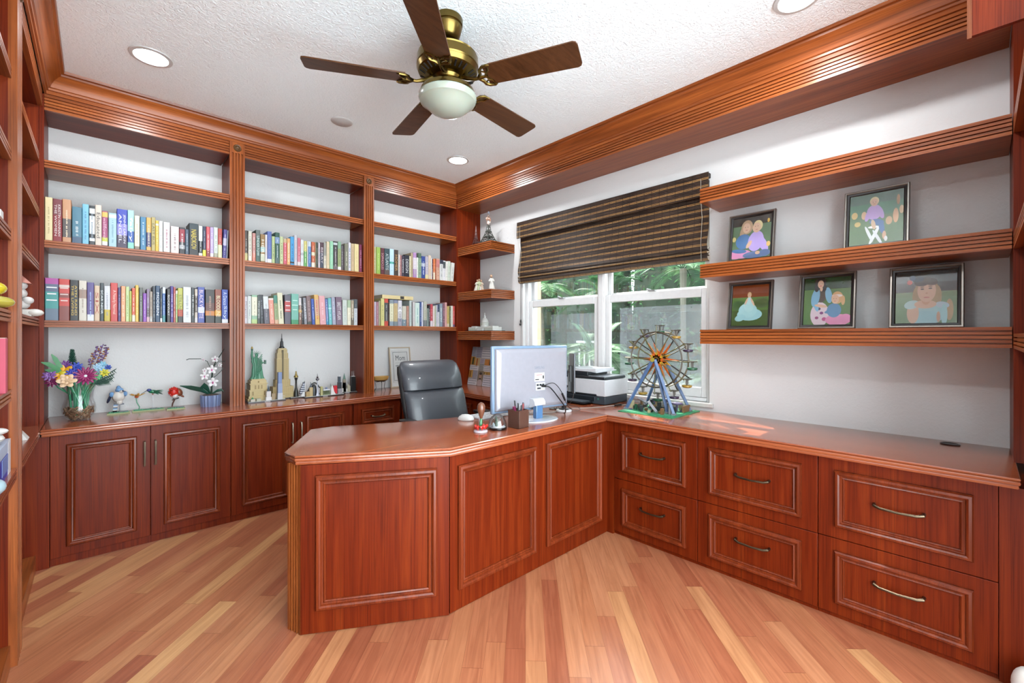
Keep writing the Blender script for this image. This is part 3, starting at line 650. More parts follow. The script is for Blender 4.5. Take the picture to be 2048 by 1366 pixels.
  (1.9020,0.0380,0.246,'oxblood','58202c',[],'SOPHOCLES','d8a8ac',0),
  (1.9410,0.0520,0.247,'dark teal decorated','28444c',[(0.0, 0.2, '5c4c48')],'ATLANTIS','d0dcd8',0),
  (1.9940,0.0440,0.250,'ice blue with clover','c0dcec',[(0.44, 0.52, '3ca08c')],'','a0c0d0',0),
  (2.0390,0.0440,0.247,'dark brown decorated','3c3028',[],'HOMER','c89c60',0),
  (2.0840,0.0140,0.210,'thin white','e4dcd4',[],'','a89088',0),
  (2.0990,0.0200,0.205,'dusty pink slim','a47474',[],'','ecd0d0',0),
  (2.1200,0.0290,0.202,'dark mauve','3c3444',[],'Lawrence','ecece8',0),
  (2.1500,0.0510,0.212,'blue black','1c1c2c',[],'DESIGN','d8d8dc',0),
  (2.2020,0.0150,0.207,'thin cream','e4dcb8',[],'','b0a888',0),
  (2.2180,0.0230,0.241,'khaki','b0a080',[],'','887c60',0),
  (2.2430,0.0380,0.247,'white with lilac ends','dccfdc',[(0, 0.35, 'b088b8'), (0.8, 1, 'b088b8')],'','b8c8b0',0),
  (2.2820,0.0170,0.203,'slim white','e4e4dc',[],'','b0b0a8',0),
  (2.3000,0.0360,0.250,'grey sage','8ca48c',[(0.8, 1, '506858')],'','48584c',0),
  (2.3370,0.0430,0.223,'navy blue with silver square','34488c',[(0.55, 0.7, 'a8b0c0')],'','e0e4f0',0),
  (2.3810,0.0350,0.228,'grey mauve with straw foot','b0a8b4',[(0, 0.2, 'dcd0a0')],'','e0dce4',0),
  (2.4180,0.0310,0.241,'cream pink','d8c4b0',[],'','b8a490',0),
  (2.4500,0.0090,0.217,'thin bright white','ecebe8',[],'','b0b0b0',0),
  (2.4600,0.0140,0.209,'thin oxblood','5c2c30',[],'','d8c0c0',0),
  (2.4750,0.0210,0.213,'tangerine','e0804c',[(0, 0.35, 'ece0c4')],'','f8d8c0',0),
  (2.4970,0.0130,0.218,'russet','a0583c',[],'','d8a080',0),
  (2.5120,0.0390,0.220,'tan pink','d4a48c',[(0.6, 0.95, 'c8807c')],'','8c5c50',0),
  (2.5530,0.0390,0.213,'white with dark blue head','dcdcd8',[(0.8, 1, '343848')],'','70747c',1),
  (2.5930,0.0280,0.208,'pure white','e8e4e8',[(0.62, 0.95, '4c5458')],'','a8a8a8',1),
  (2.6220,0.0260,0.205,'eggshell','ece8e0',[],'','a8a8a0',2),
  (2.6490,0.0310,0.210,'pale green white','d4dccc',[],'','a0a898',2),
  (2.6830,0.0400,0.198,'chalk white leaning','e0e0d8',[],'','a8a8a0',5),
 ],
 'F': [
  (1.8390,0.0200,0.218,'pale lilac','c8bccc',[],'','a89cac',0),
  (1.8600,0.0230,0.218,'old rose','b07c88',[],'','e0c0c8',0),
  (1.8840,0.0140,0.230,'thin olive cream','b8b494',[],'','888468',0),
  (1.9050,0.0350,0.255,'pale lemon','dcd48c',[],'','8c8854',0),
  (1.9410,0.0380,0.256,'grey with red ends','4c4c4c',[(0, 0.17, 'c84838'), (0.84, 1, 'd05040')],'','d8dcd8',0),
  (1.9810,0.0120,0.255,'thin dark brown','3c2820',[],'','a08870',0),
  (1.9940,0.0400,0.247,'cream with blue grey ends','e8e4c4',[(0, 0.17, '8c9cac'), (0.85, 1, '8c98a0')],'','c0b898',0),
  (2.0360,0.0410,0.247,'camel with grey ends','c8b080',[(0, 0.17, '7c8890'), (0.87, 1, '8088a0')],'','a08c60',0),
  (2.0790,0.0430,0.245,'white and slate','d8d4d8',[(0, 0.3, '9c9cac'), (0.56, 0.63, 'f4f4f4')],'','50545c',0),
  (2.1250,0.0440,0.193,'putty with slate foot','ccc8b8',[(0, 0.33, '788c98')],'','e4e0d4',0),
  (2.1710,0.0260,0.195,'brown pink short','b48474',[],'','e0bcac',0),
  (2.2020,0.0250,0.251,'tall pale grey','c4d0cc',[],'','90a09c',0),
  (2.2400,0.0240,0.237,'faint pink white','d8d0d0',[],'','a8a0a0',0),
  (2.2660,0.0500,0.232,'mint white wide','d4e4dc',[],'','70b0a8',0),
  (2.3170,0.0200,0.243,'navy','34508c',[],'','a8b8d8',0),
  (2.3380,0.0180,0.241,'lavender white','dcdcec',[],'','a0a4c0',0),
  (2.3600,0.0400,0.248,'grey beige','bcbcac',[(0, 0.25, '74787c')],'','8c8c80',0),
  (2.4050,0.0130,0.183,'thin grey green short','94a49c',[],'','5c6c64',0),
  (2.4190,0.0200,0.216,'charcoal with white dots','342c34',[],'','e8dce0',0),
  (2.4400,0.0290,0.226,'crimson','c04450',[(0, 0.25, 'e0d4dc')],'','f0c0c4',0),
  (2.4710,0.0220,0.209,'shell pink','ecdcd8',[],'','c0a8a4',0),
  (2.4940,0.0150,0.213,'soft sage','bcc4a8',[],'','8c9478',0),
  (2.5100,0.0160,0.220,'thin lavender','c8c4d4',[],'','8c88a0',0),
  (2.5270,0.0220,0.230,'navy and white','2c3c60',[(0.0, 0.65, 'dcd8dc')],'','a8b0c0',0),
  (2.5510,0.0360,0.237,'slate grey blue','8898a4',[],'DISCONTENT','f0f4f4',0),
  (2.5900,0.0250,0.242,'mauve speckled','7c5464',[],'','e8c8d4',0),
  (2.6160,0.0250,0.252,'blush pink','e0a8a4',[],'','c08884',0),
  (2.6420,0.0290,0.216,'mustard tan','c8b068',[(0, 0.15, 'dcc8b0')],'','8c7c48',0),
  (2.6720,0.0180,0.212,'blackish olive','5c6840',[],'','e0e0c8',0),
  (2.6920,0.0250,0.220,'cream white','ece8dc',[],'','c0bcb0',0),
  (2.7180,0.0370,0.219,'tomato red','d85450',[(0, 0.12, '74587c')],'','f4c8c4',0),
 ],
}
# ------------------------------------------------------------------ books
ROWN = {'A': ('upper book row of the left bay', 1.864), 'B': ('lower book row of the left bay', 1.390), 'C': ('upper book row of the middle bay', 1.864),
        'D': ('lower book row of the middle bay', 1.390), 'E': ('upper book row of the right bay', 1.864), 'F': ('lower book row of the right bay', 1.390)}
PAGE = flat('e6dcc4', .8)
TM = Matrix(((0, 1, 0, 0), (0, 0, -1, 0), (-1, 0, 0, 0), (0, 0, 0, 1)))
def book(x, y, z, w, h, label, hexc, bands, text, tcol, lean, group, d=None):
    d = d or min(.215, h*.68)
    m = MB(flat(hexc, .45)); t = .0022
    r = min(.004, w*.18)
    cuts = sorted({0.0, 1.0} | {b for q in bands for b in q[:2]})
    for a, b in zip(cuts, cuts[1:]):
        mid = (a+b)/2; hc = hexc
        for q in bands:
            if q[0] <= mid <= q[1]: hc = q[2]
        m.use(flat(hc, .45))
        m.prism([(0, .006), (0, r), (r*.6, r*.2), (w/2, 0), (w-r*.6, r*.2), (w, r), (w, .006)], 'z', h*a, h*b)
    m.use(flat(hexc, .45)); m.box(0, t, .006, d, 0, h); m.box(w-t, w, .006, d, 0, h)
    lift = w*sin(radians(lean)) if lean > 0 else 0
    o = single('book', m, label, 'book', (x, y, z+.0003+lift), 0, group=group); o.rotation_euler = (0, radians(lean), 0)
    if w > 2.5*t:
        p = MB(PAGE); p.box(t*1.02, w-t*1.02, .007, d-.004, .003, h-.004); part('page_block', p, o, local=True)
    tm = MB(flat(tcol, .5))
    random.seed(int(x*1e4)+int(h*1e4))
    if text == '=':
        for i in range(3):
            zc = h*(.78-.15*i); hh = h*.014; ww = w*random.uniform(.3, .42); tm.box(w/2-ww, w/2+ww, -.0006, .0008, zc-hh, zc+hh)
    elif text:
        ls = text.split('|'); n = len(ls)
        if w > .035 and n == 2 and len(text) > 16: spots = [(.70*w, .5, .74), (.32*w, .5, .74)]
        elif n == 2: spots = [(.5*w, .73, .38), (.5*w, .32, .40)]
        else: spots = [(.5*w, .5, .62)]
        for s, (cx, cz, ln) in zip(ls, spots):
            hh = w*(.55 if n == 1 or spots[0][0] == spots[1][0] else .26)
            put_text(tm, s, Matrix.Translation((cx, -.0005, h*cz)) @ TM, h*ln, hh)
    else:
        z = h*random.uniform(.12, .2); ww = w*random.uniform(.09, .16)
        while z < h*random.uniform(.72, .88):
            l = h*random.uniform(.012, .03)
            if random.random() > .22: tm.box(w/2-ww*random.uniform(.6, 1), w/2+ww*random.uniform(.6, 1), -.0005, .0006, z, z+l)
            z += l+h*.012
    part('spine_lettering', tm, o, local=True)
    return o
seen = set()
for k, rows in BOOKS.items():
    rn, z0 = ROWN[k]
    lo, hi = {'A': (-.2295, .699), 'B': (-.2295, .699), 'C': (.801, 1.724), 'D': (.801, 1.724), 'E': (1.8225, 2.741), 'F': (1.8225, 2.741)}[k]
    for i, (x, w, h, desc, hx, bands, text, tc, lean) in enumerate(rows):
        if x < lo: w -= lo-x; x = lo
        if x+w > hi: w = hi-x
        lab = f'{desc} book, {rn}'
        if len(lab.split()) <= 10:
            lab += (f', beside the {rows[i-1][3].split(" with")[0].split(",")[0]} one' if i else ', at its left end')
        lw = lab.split()
        if len(lw) > 16: lab = ' '.join(f'{desc} book, {rn}'.split()[:16])
        book(x, 3.795, z0, w, min(h, .42), lab, hx, bands, text, tc, lean, 'books, '+rn)
# book lying flat on the right bay row
m = MB(flat('dcc894', .5)); w_, d_, t_ = .325, .20, .034
zf = 1.390+.254
m.prism([(0, 0), (.012, 0), (.012, t_), (0, t_)], 'x', 0, w_); m.box(0, w_, .012, d_, 0, .003); m.box(0, w_, .012, d_, t_-.003, t_)
o = single('book', m, 'cream hardback lying flat on top of the lower right book row', 'book', (1.915, 3.79, zf), group='books, lower book row of the right bay')
p = MB(PAGE); p.box(.004, w_-.004, .013, d_-.005, .0032, t_-.0032); part('page_block', p, o, local=True)
p = MB(flat('2a2420')); p.box(.185, .225, -.0006, .0008, .004, .030); part('spine_lettering', p, o, local=True)
# books and things in the left bookcase
m = MB(flat('d8506c', .5)); m.box(-.14, .0, 0, .05, 0, .2); o = single('book', m, 'tall pink book standing at the left edge of the photo', 'book', (-.244, 2.42, 1.0895))
p = MB(PAGE); p.box(-.137, -.002, .003, .047, .2, .202); part('page_block', p, o, local=True)
# ------------------------------------------------------------------ ceiling lights
LM = mat_emit('ffffff', 5)
def downlight(x, y, label, lit=True):
    t = thing('recessed_downlight', label, 'ceiling light', (x, y, ZC), group='recessed ceiling downlights')
    m = MB(WHITE); m.lathe([(.098, -.0005), (.096, -.006), (.078, -.008), (.076, -.0005)], 40, cap=False); part('trim_ring', m, t, local=True)
    m = MB(LM); m.lathe([(.0, -.004), (.076, -.004), (.076, -.002), (0, -.002)], 40, cap=False); part('diffuser', m, t, local=True)
    d = bpy.data.lights.new('downlight_lamp', 'AREA'); d.shape = 'DISK'; d.size = .15; d.energy = DOWNLIGHT_POWER; d.color = (.93, .97, 1)
    o = bpy.data.objects.new('lamp', d); COL.objects.link(o); o.parent = t; o.location = (0, 0, -.012)
downlight(.215, 3.157, 'glowing recessed downlight above the left bookcase corner')
downlight(2.317, 3.162, 'glowing recessed downlight near the corner of the two crown mouldings')
downlight(2.344, .577, 'glowing recessed downlight cut by the top edge of the photo')
downlight(.215, .577, 'unseen recessed downlight overhead, added to light the room')  # out of view, continues the downlight grid, added for its light
m = MB(WHITE); m.lathe([(0, -.010), (.066, -.009), (.074, -.004), (.076, -.0003), (0, -.0003)], 36, cap=False); single('ceiling_cover_plate', m, 'blank white round cover plate on the ceiling left of the fan', 'cover plate', (1.288, 3.168, ZC))

# ------------------------------------------------------------------ ceiling fan
FX, FY = 1.25, 1.79
fan = thing('ceiling_fan', 'antique brass ceiling fan with five walnut blades and frosted bowl light', 'ceiling fan', (FX, FY, ZC))
def lathe_part(name, prof, mat, n=48, parent=fan):
    m = MB(mat); m.lathe(prof, n, cap=False); return part(name, m, parent, local=True)
lathe_part('canopy', [(0, 0), (.072, 0), (.074, -.006), (.072, -.03), (.066, -.034), (.066, -.038), (.070, -.042), (.058, -.085), (.042, -.10), (.036, -.102), (0, -.102)], BRASS)
lathe_part('downrod', [(.016, -.10), (.016, -.15), (.034, -.152), (.036, -.165), (.030, -.172), (0, -.172)], BRASS)
mh = lathe_part('motor_housing', [(0, -.168), (.07, -.17), (.132, -.178), (.144, -.186), (.142, -.192), (.148, -.196), (.150, -.236), (.146, -.242), (.150, -.246), (.142, -.266), (.100, -.288), (.070, -.292), (.062, -.305), (0, -.305)], BRASS, 60)
for i in range(30):
    if i % 6 in (0,): continue
    a = 2*pi*i/30; m = MB(BLACK); R = Matrix.Rotation(a, 4, 'Z')
    m.x = R; m.cyl((.136, 0, -.2705), (.108, 0, -.2855), .0045, n=6); part('vent_slot', m, mh, local=True)
lathe_part('switch_hub', [(0, -.30), (.05, -.30), (.052, -.325), (.056, -.33), (.085, -.335), (.10, -.345), (.128, -.352), (.132, -.360), (.132, -.372), (.0, -.372)], BRASS)
frost, nt, b = base('frosted_glass'); b.inputs['Base Color'].default_value = lin('949c90'); b.inputs['Roughness'].default_value = .25; b.inputs['Coat Weight'].default_value = .5; b.inputs['Subsurface Weight'].default_value = .2
lathe_part('glass_bowl', [(.130, -.372), (.140, -.380), (.141, -.392), (.134, -.408), (.122, -.414), (.105, -.432), (.080, -.452), (.05, -.466), (.02, -.472), (0, -.473)], frost, 56)
BL = wood('x', ('38200f', '462a16', '52331d'), .36, .1, .9, 'walnut'); BLE = wood('x', ('7a5844', '866046', '906c50'), .5, 0, 1, 'blade_edge')
for k in range(5):
    a = radians(8+72*k)
    m = MB(BL); m.x = Matrix.Rotation(a, 4, 'Z') @ Matrix.Translation((0, 0, -.318)) @ Matrix.Rotation(radians(-12), 4, 'X')
    r0, r1, w0, w1 = .205, .655, .058, .070; q = []
    for (x, y) in ((r0, -w0), (r1-.02, -w1), (r1-.006, -w1+.006), (r1, -w1+.02), (r1, w1-.02), (r1-.006, w1-.006), (r1-.02, w1), (r0, w0)): q.append((x, y))
    m.prism(q, 'z', 0, .006); o = part('blade', m, fan, local=True)
    m = MB(BRASS); m.x = Matrix.Rotation(a, 4, 'Z') @ Matrix.Translation((0, 0, -.318)) @ Matrix.Rotation(radians(-12), 4, 'X')
    m.tube([(.075, 0, .022), (.11, 0, .004), (.15, 0, -.006), (.185, 0, -.005), (.215, 0, -.004)], [.010, .010, .008, .008, .005], 8)
    for s in (-1, 1):
        m.tube([(.165, 0, -.005), (.185, s*.022, -.006), (.190, s*.042, -.005), (.205, s*.055, -.004), (.232, s*.060, -.004), (.243, s*.056, -.003)], [.007, .008, .008, .007, .006, .003], 8)
        m.tube([(.200, 0, -.004), (.212, s*.018, -.004), (.228, s*.030, -.004), (.232, s*.046, -.004), (.232, s*.058, -.004)], .0045, 6)
        m.tube([(.188, s*.036, -.004), (.206, s*.026, -.004), (.216, s*.012, -.004)], .0038, 6)
    part('blade_arm', m, fan, local=True)

# ------------------------------------------------------------------ woven shade and its cord
BAM = mat_bamboo()
sh = thing('roman_shade', 'dark woven bamboo roman shade half lowered over the window', 'window shade', (3.02, 2.18, 2.0))
Y0, Y1 = 1.250, 3.105; SK_ = 1.0117
def sheet(prof, t, y0, y1, name, mat=BAM):
    prof = [(min(x*SK_, 3.060), 1.3+(z-1.3)*SK_) for x, z in prof]; y0 *= SK_; y1 *= SK_
    pr = [Vector(p) for p in prof]; L = []
    for s in (1, -1):
        pts = []
        for i, p in enumerate(pr):
            d = (pr[min(i+1, len(pr)-1)]-pr[max(i-1, 0)]).normalized(); nrm = Vector((-d.y, d.x))
            pts.append((p.x+nrm.x*t*s/2, p.y+nrm.y*t*s/2))
        L.append(pts)
    m = MB(mat); m.prism(L[0]+L[1][::-1], 'y', y0, y1); return part(name, m, sh)
sheet([(2.985, 2.400), (2.984, 2.34), (2.982, 2.28), (2.984, 2.243)], .004, Y0, Y1, 'valance')
sheet([(3.040, 2.30), (3.030, 2.15), (3.012, 2.03), (2.992, 1.95), (2.985, 1.915), (2.995, 1.885), (3.02, 1.875)], .004, Y0+.012, Y1-.012, 'shade_panel')
sheet([(3.03, 1.90), (3.000, 1.875), (2.985, 1.862), (3.000, 1.848), (3.03, 1.843)], .005, Y0+.012, Y1-.012, 'lower_fold')
sheet([(3.03, 1.868), (2.998, 1.850), (2.990, 1.832), (3.002, 1.812), (3.03, 1.808)], .006, Y0+.012, Y1-.012, 'bottom_fold')
m = MB(flat('241812', .5)); m.box(3.026, 3.064, Y0*SK_+.004, Y1*SK_-.004, 2.380, 2.410); part('headrail', m, sh)
m = MB(flat('cfc8b8', .7)); m.x = Matrix.Translation((0, 0, 1.3)) @ Matrix.Diagonal((SK_, SK_, SK_, 1)) @ Matrix.Translation((0, 0, -1.3))
for y in (3.06, 3.085): m.tube([(2.979, y, 2.36), (2.977, y, 2.24), (3.0, y, 2.1), (2.978, y, 1.93), (2.975, y, 1.86), (2.985, y, 1.81)], .0016, 5)
m.tube([(2.979, Y0+.05, 2.36), (2.977, Y0+.05, 2.24), (3.0, Y0+.05, 2.1), (2.978, Y0+.05, 1.93), (2.985, Y0+.05, 1.81)], .0016, 5)
part('lift_cord', m, sh)
m = MB(flat('3c3c3c', .6)); m.tube([(3.055, 3.118, 2.24), (3.057, 3.12, 1.8), (3.056, 3.116, 1.5), (3.058, 3.122, 1.2), (3.057, 3.118, .95)], .0012, 5)
m.tube([(3.057, 3.126, 2.24), (3.059, 3.128, 1.7), (3.059, 3.13, 1.44)], .0012, 5)
m.ell((3.052, 3.12, 1.44), (.008, .010, .018)); m.ell((3.052, 3.128, 1.41), (.008, .012, .012)); part('pull_cord', m, sh)

# ------------------------------------------------------------------ office chair
LEA = flat('44474e', .42, 0, .2, .15); LEAD = flat('16171a', .4, 0, .1)
ch = thing('office_chair', 'black leather high-back office chair behind the desk', 'chair', (1.815, 2.66, 0))
ch.rotation_euler = (0, 0, radians(-3))
def pad(mb, zs, tilt=0):   # zs: (z, y centre, half width, half depth)
    L = []
    for z, yc, hw, hd in zs:
        yc += max(0, z-.5)*.16
        l = []
        for i in range(40):
            a = 2*pi*i/40; e = 3.6; c, s_ = cos(a), sin(a)
            l.append((hw*math.copysign(abs(c)**(2/e), c), yc+hd*math.copysign(abs(s_)**(2/1.9), s_), z))
        L.append(l)
    mb.loops(L)
m = MB(LEAD); pad(m, [(.50, .045, .20, .03), (.52, .048, .235, .04), (.8, .092, .250, .045), (1.02, .135, .250, .045), (1.07, .15, .24, .04), (1.085, .155, .2, .02)]); part('back_shell', m, ch, local=True)
m = MB(LEA); pad(m, [(.902, .060, .238, .045), (.912, .060, .2455, .062), (.95, .066, .2475, .068), (1.00, .074, .249, .068), (1.05, .092, .247, .060), (1.085, .108, .240, .048), (1.105, .122, .222, .03), (1.112, .13, .19, .012)]); part('head_cushion', m, ch, local=True)
m = MB(LEA); pad(m, [(.48, .00, .225, .03), (.50, -.002, .238, .055), (.60, .006, .246, .066), (.72, .022, .248, .070), (.84, .042, .248, .069), (.885, .053, .2475, .065), (.897, .057, .243, .056), (.905, .060, .235, .04)]); part('back_cushion', m, ch, local=True)
m = MB(LEA); L = []
for z, k in ((.44, .85), (.45, .96), (.49, 1), (.53, .97), (.548, .8)):
    L.append([(.255*k*math.copysign(abs(cos(a))**.5, cos(a)), -.20+.245*k*math.copysign(abs(sin(a))**.5, sin(a)), z) for a in [2*pi*i/40 for i in range(40)]])
m.loops(L); part('seat', m, ch, local=True)
for s in (-1, 1):
    m = MB(LEAD); L = []
    for z, k in ((.705, .7), (.712, 1), (.73, 1), (.742, .6)): L.append([(s*.305+.040*k*math.copysign(abs(cos(a))**.6, cos(a)), -.12+.15*k*math.copysign(abs(sin(a))**.6, sin(a)), z) for a in [2*pi*i/28 for i in range(28)]])
    m.loops(L); o = part('armrest', m, ch, local=True)
    m = MB(BLACK); m.tube([(s*.305, .0, .71), (s*.31, .01, .6), (s*.29, -.05, .5), (s*.2, -.12, .44)], [.016, .018, .018, .016], 10); m.tube([(s*.305, -.22, .71), (s*.31, -.22, .6), (s*.29, -.18, .5), (s*.2, -.14, .44)], .014, 10); part('armrest_bracket', m, o, local=True)
m = MB(BLACK); m.cyl((0, -.15, .14), (0, -.15, .43), .025, n=16); m.box(-.11, .11, -.28, -.02, .42, .44); m.cyl((0, .0, .45), (0, .055, .56), .03, n=10); part('gas_lift', m, ch, local=True)
m = MB(BLACK)
for k in range(5):
    a = 2*pi*k/5+.3; m.tube([(0, -.15, .12), (.15*cos(a), -.15+.15*sin(a), .11), (.29*cos(a), -.15+.29*sin(a), .075)], [.03, .022, .014], 8)
part('star_base', m, ch, local=True)
for k in range(5):
    a = 2*pi*k/5+.3; m = MB(BLACK); x, y = .29*cos(a), -.15+.29*sin(a); d = Vector((-sin(a), cos(a), 0))
    for s in (-1, 1):
        c = Vector((x, y, .028))+d*s*.014; m.cyl(c-d*.008, c+d*.008, .028, n=16)
    m.cyl((x, y, .03), (x, y, .075), .008); part('caster', m, ch, local=True)

# ------------------------------------------------------------------ things on the desk
MSIL = flat('a8a8b2', .28, .0, .5); MBLUE = flat('8aa4c0', .2, 0, .6)
mo = thing('monitor', 'silver white computer monitor seen from behind on an oval stand', 'monitor', (1.975, 1.914, ZT), radians(-7.2))
m = MB(MBLUE); m.box(-.300, .300, .004, .03, .055, .457); part('screen_bezel', m, mo, local=True, bevel=.008)
m = MB(flat('08090a', .15)); m.box(-.288, .288, .0302, .032, .075, .445); part('screen', m, mo, local=True)
m = MB(MSIL); m.loops([[(x, y, z) for x, z in ((-hw, .256-hh), (hw, .256-hh), (hw, .256+hh), (-hw, .256+hh))] for y, hw, hh in ((.006, .284, .186), (-.010, .280, .182), (-.022, .262, .165), (-.025, .25, .155))]); bk = part('back_cover', m, mo, local=True, bevel=.004)
m = MB(flat('8890a0', .4)); put_text(m, 'SAMSUNG', Matrix.Translation((.035, -.0256, .32)) @ Matrix.Rotation(pi/2, 4, 'X'), .080, .017); part('maker_lettering', m, bk, local=True)
m = MB(flat('f0f0f0', .5)); m.box(-.005, .075, -.0262, -.0248, .235, .288); m.use(flat('c87070', .5)); m.box(.01, .055, -.0266, -.0262, .272, .276); m.use(BLACK); m.box(.0, .03, -.0266, -.0262, .243, .249); m.box(.06, .07, -.0266, -.0262, .25, .27); part('rating_sticker', m, bk, local=True)
m = MB(flat('d8dade', .5)); m.box(.005, .080, -.0262, -.0248, .178, .226); m.use(flat('303438', .5))
for x in (.012, .034, .056): m.box(x, x+.016, -.0275, -.0262, .206, .218)
m.box(.016, .044, -.0275, -.0262, .186, .196); part('port_panel', m, bk, local=True)
m = MB(WHITE); m.prism([(-.05, .045), (-.085, .04), (-.085, .012), (-.02, 0), (0, .0), (.0, .07), (-.04, .07)], 'x', -.045, .045); m.x = Matrix.Translation((0, 0, .085)); part('stand_neck_cover', MB(flat('e4e6ec', .25, 0, .5)), mo, local=True) if False else None
m = MB(flat('e4e6ec', .25, 0, .5)); m.x = Matrix.Translation((.0, 0, .095)); m.prism([(-.075, .022), (-.078, .0), (-.02, -.02), (.0, -.01), (.0, .045), (-.06, .04)], 'x', -.042, .042); part('neck_cover', m, mo, local=True, bevel=.004)
m = MB(flat('5c88b8', .12, .1, .8)); m.box(-.026, .026, -.07, -.035, .012, .11); part('stand_neck', m, mo, local=True, bevel=.004)
m = MB(flat('dfe2ea', .15, 0, .8)); m.x = Matrix.Translation((.0, -.045, 0)) @ Matrix.Diagonal((1.15, .82, 1, 1)); m.lathe([(0, 0), (.125, 0), (.128, .005), (.122, .010), (.08, .013), (0, .014)], 48, cap=False); part('stand_base', m, mo, local=True)
CBL = flat('101114', .4); CGR = flat('b0aca4', .5)
def cable(pts, r, mat, label, n=8):
    # smooth the polyline
    P = [Vector(p) for p in pts]; out = []
    for i in range(len(P)-1):
        p0, p1, p2, p3 = P[max(i-1, 0)], P[i], P[i+1], P[min(i+2, len(P)-1)]
        for k in range(6):
            t = k/6; out.append(.5*((2*p1)+(-p0+p2)*t+(2*p0-5*p1+4*p2-p3)*t*t+(-p0+3*p1-3*p2+p3)*t*t*t))
    out.append(P[-1]); m = MB(mat); m.tube(out, r, 7); return m
zc = ZT+.004
c0 = Vector((2.02, 1.872, ZT+.205))
m = cable([c0, (2.06, 1.845, .975), (2.13, 1.83, .90), (2.21, 1.85, .835), (2.27, 1.90, zc), (2.33, 1.99, zc), (2.355, 2.07, zc)], .004, CBL, ''); m.use(CBL); m.cyl(c0+Vector((0, .006, 0)), c0+Vector((.014, -.02, 0)), .007)
single('monitor_cable', m, 'thick black cable drooping from the monitor to the desk hole', 'cable', (0, 0, 0))
c1 = Vector((2.045, 1.870, ZT+.210))
m = cable([c1, (2.09, 1.84, 1.0), (2.14, 1.825, .95), (2.20, 1.83, .865), (2.28, 1.87, .82), (2.37, 1.93, .80), (2.44, 1.99, zc), (2.40, 2.06, zc), (2.37, 2.08, zc)], .0025, CBL, ''); m.cyl((2.155, 1.826, .93), (2.185, 1.828, .885), .007)
single('monitor_cable', m, 'thin black cable with a ferrite bead leaving the monitor back', 'cable', (0, 0, 0))
m = cable([(2.37, 2.075, zc), (2.34, 2.02, zc), (2.30, 1.98, zc+.004), (2.22, 1.98, zc), (2.12, 2.03, zc), (2.02, 2.10, zc)], .0028, CGR, ''); single('power_cord', m, 'pale grey cord curling behind the monitor base to the desk hole', 'cable')
m = cable([(2.385, 2.08, zc), (2.42, 2.14, zc+.02), (2.46, 2.22, zc+.03), (2.52, 2.34, zc+.02), (2.58, 2.46, zc)], .0028, CGR, ''); single('power_cord', m, 'pale grey cord looping from the desk hole towards the corner', 'cable')
m = cable([(2.38, 2.065, zc), (2.43, 2.00, zc), (2.52, 1.93, zc), (2.64, 1.88, zc), (2.72, 1.85, zc+.003), (2.80, 1.835, zc), (2.90, 1.815, zc), (2.99, 1.87, zc)], .0028, CGR, ''); m.use(BLACK); m.box(2.76, 2.83, 1.822, 1.842, ZT+.001, ZT+.014); single('power_cord', m, 'pale grey cord with a black plug running past the printer front', 'cable')
# tablet on stand
tb = thing('tablet_stand', 'dark tablet held edge-on above a small round white weighted base', 'tablet stand', (2.325, 1.955, ZT))
m = MB(flat('e8e8ea', .3)); m.lathe([(0, 0), (.052, 0), (.054, .004), (.052, .012), (.04, .016), (0, .016)], 32, cap=False); part('stand_base', m, tb, local=True)
m = MB(flat('202024', .3)); m.lathe([(.036, .016), (.034, .022), (.018, .028), (.012, .05), (.016, .058), (.008, .075), (.008, .10), (0, .10)], 20, cap=False); part('stand_neck', m, tb, local=True)
m = MB(flat('74767c', .3, .5)); m.x = Matrix.Translation((.090, .0, .26)) @ Matrix.Rotation(radians(50), 4, 'Z'); m.box(-.085, .085, -.006, .006, -.135, .135); o = part('tablet', m, tb, local=True, bevel=.005)
m = MB(BLACK); m.x = Matrix.Translation((.090, .0, .26)) @ Matrix.Rotation(radians(50), 4, 'Z'); m.box(-.03, .03, .006, .022, -.06, .05); m.box(-.012, .012, .006, .03, -.13, .0); m.x = None; m.tube([(0, 0, .095), (.02, .012, .13), (.06, .02, .17)], .006, 8); part('clamp', m, tb, local=True)
m = cable([(2.36, 1.965, 1.09), (2.40, 1.96, 1.0), (2.43, 1.955, .93), (2.44, 1.97, .86), (2.45, 2.02, zc+.02), (2.42, 2.07, zc), (2.385, 2.085, zc)], .0018, flat('5c5a58', .5), ''); m.x = None; m.lathe([(.0, -.006), (.012, -.006), (.012, .006), (0, .006)], 16, (2.428, 1.955, .94), cap=False)
single('tablet_cable', m, 'thin grey cable with a round bead hanging from the tablet', 'cable')
m = cable([(2.375, 1.93, zc), (2.43, 1.90, zc), (2.47, 1.95, zc+.01), (2.50, 2.04, zc+.01), (2.49, 2.11, zc), (2.44, 2.12, zc), (2.39, 2.095, zc)], .0018, CBL, ''); single('stand_cable', m, 'thin dark cable curling on the desk from the round tablet base', 'cable')
# printer
pr = thing('printer', 'white and charcoal office printer on the worktop below the window', 'printer', (2.90, 2.14, ZT))
PW = flat('dcdce0', .35); PD = flat('3c444c', .4); PB = flat('1c2228', .35)
m = MB(PD); m.box(-.16, .14, -.23, .22, .004, .062); m.use(PB); m.box(-.163, -.158, -.14, .16, .02, .055); part('lower_body', m, pr, local=True, bevel=.005)
m = MB(PW); m.box(-.165, .145, -.235, .225, .0645, .185); m.use(PB); m.box(-.1665, -.16, -.16, .20, .0645, .078); part('upper_body', m, pr, local=True, bevel=.006)
m = MB(PB); m.loops([[(x, y, z) for x, y in ((-a, -.222), (.13, -.222), (.13, .215), (-a, .215))] for z, a in ((.187, .15), (.207, .155))]); part('scanner_lid', m, pr, local=True, bevel=.004)
m = MB(flat('b8bcc4', .3)); m.box(-.135, .12, -.215, -.05, .2075, .212); part('lid_inlay', m, pr, local=True)
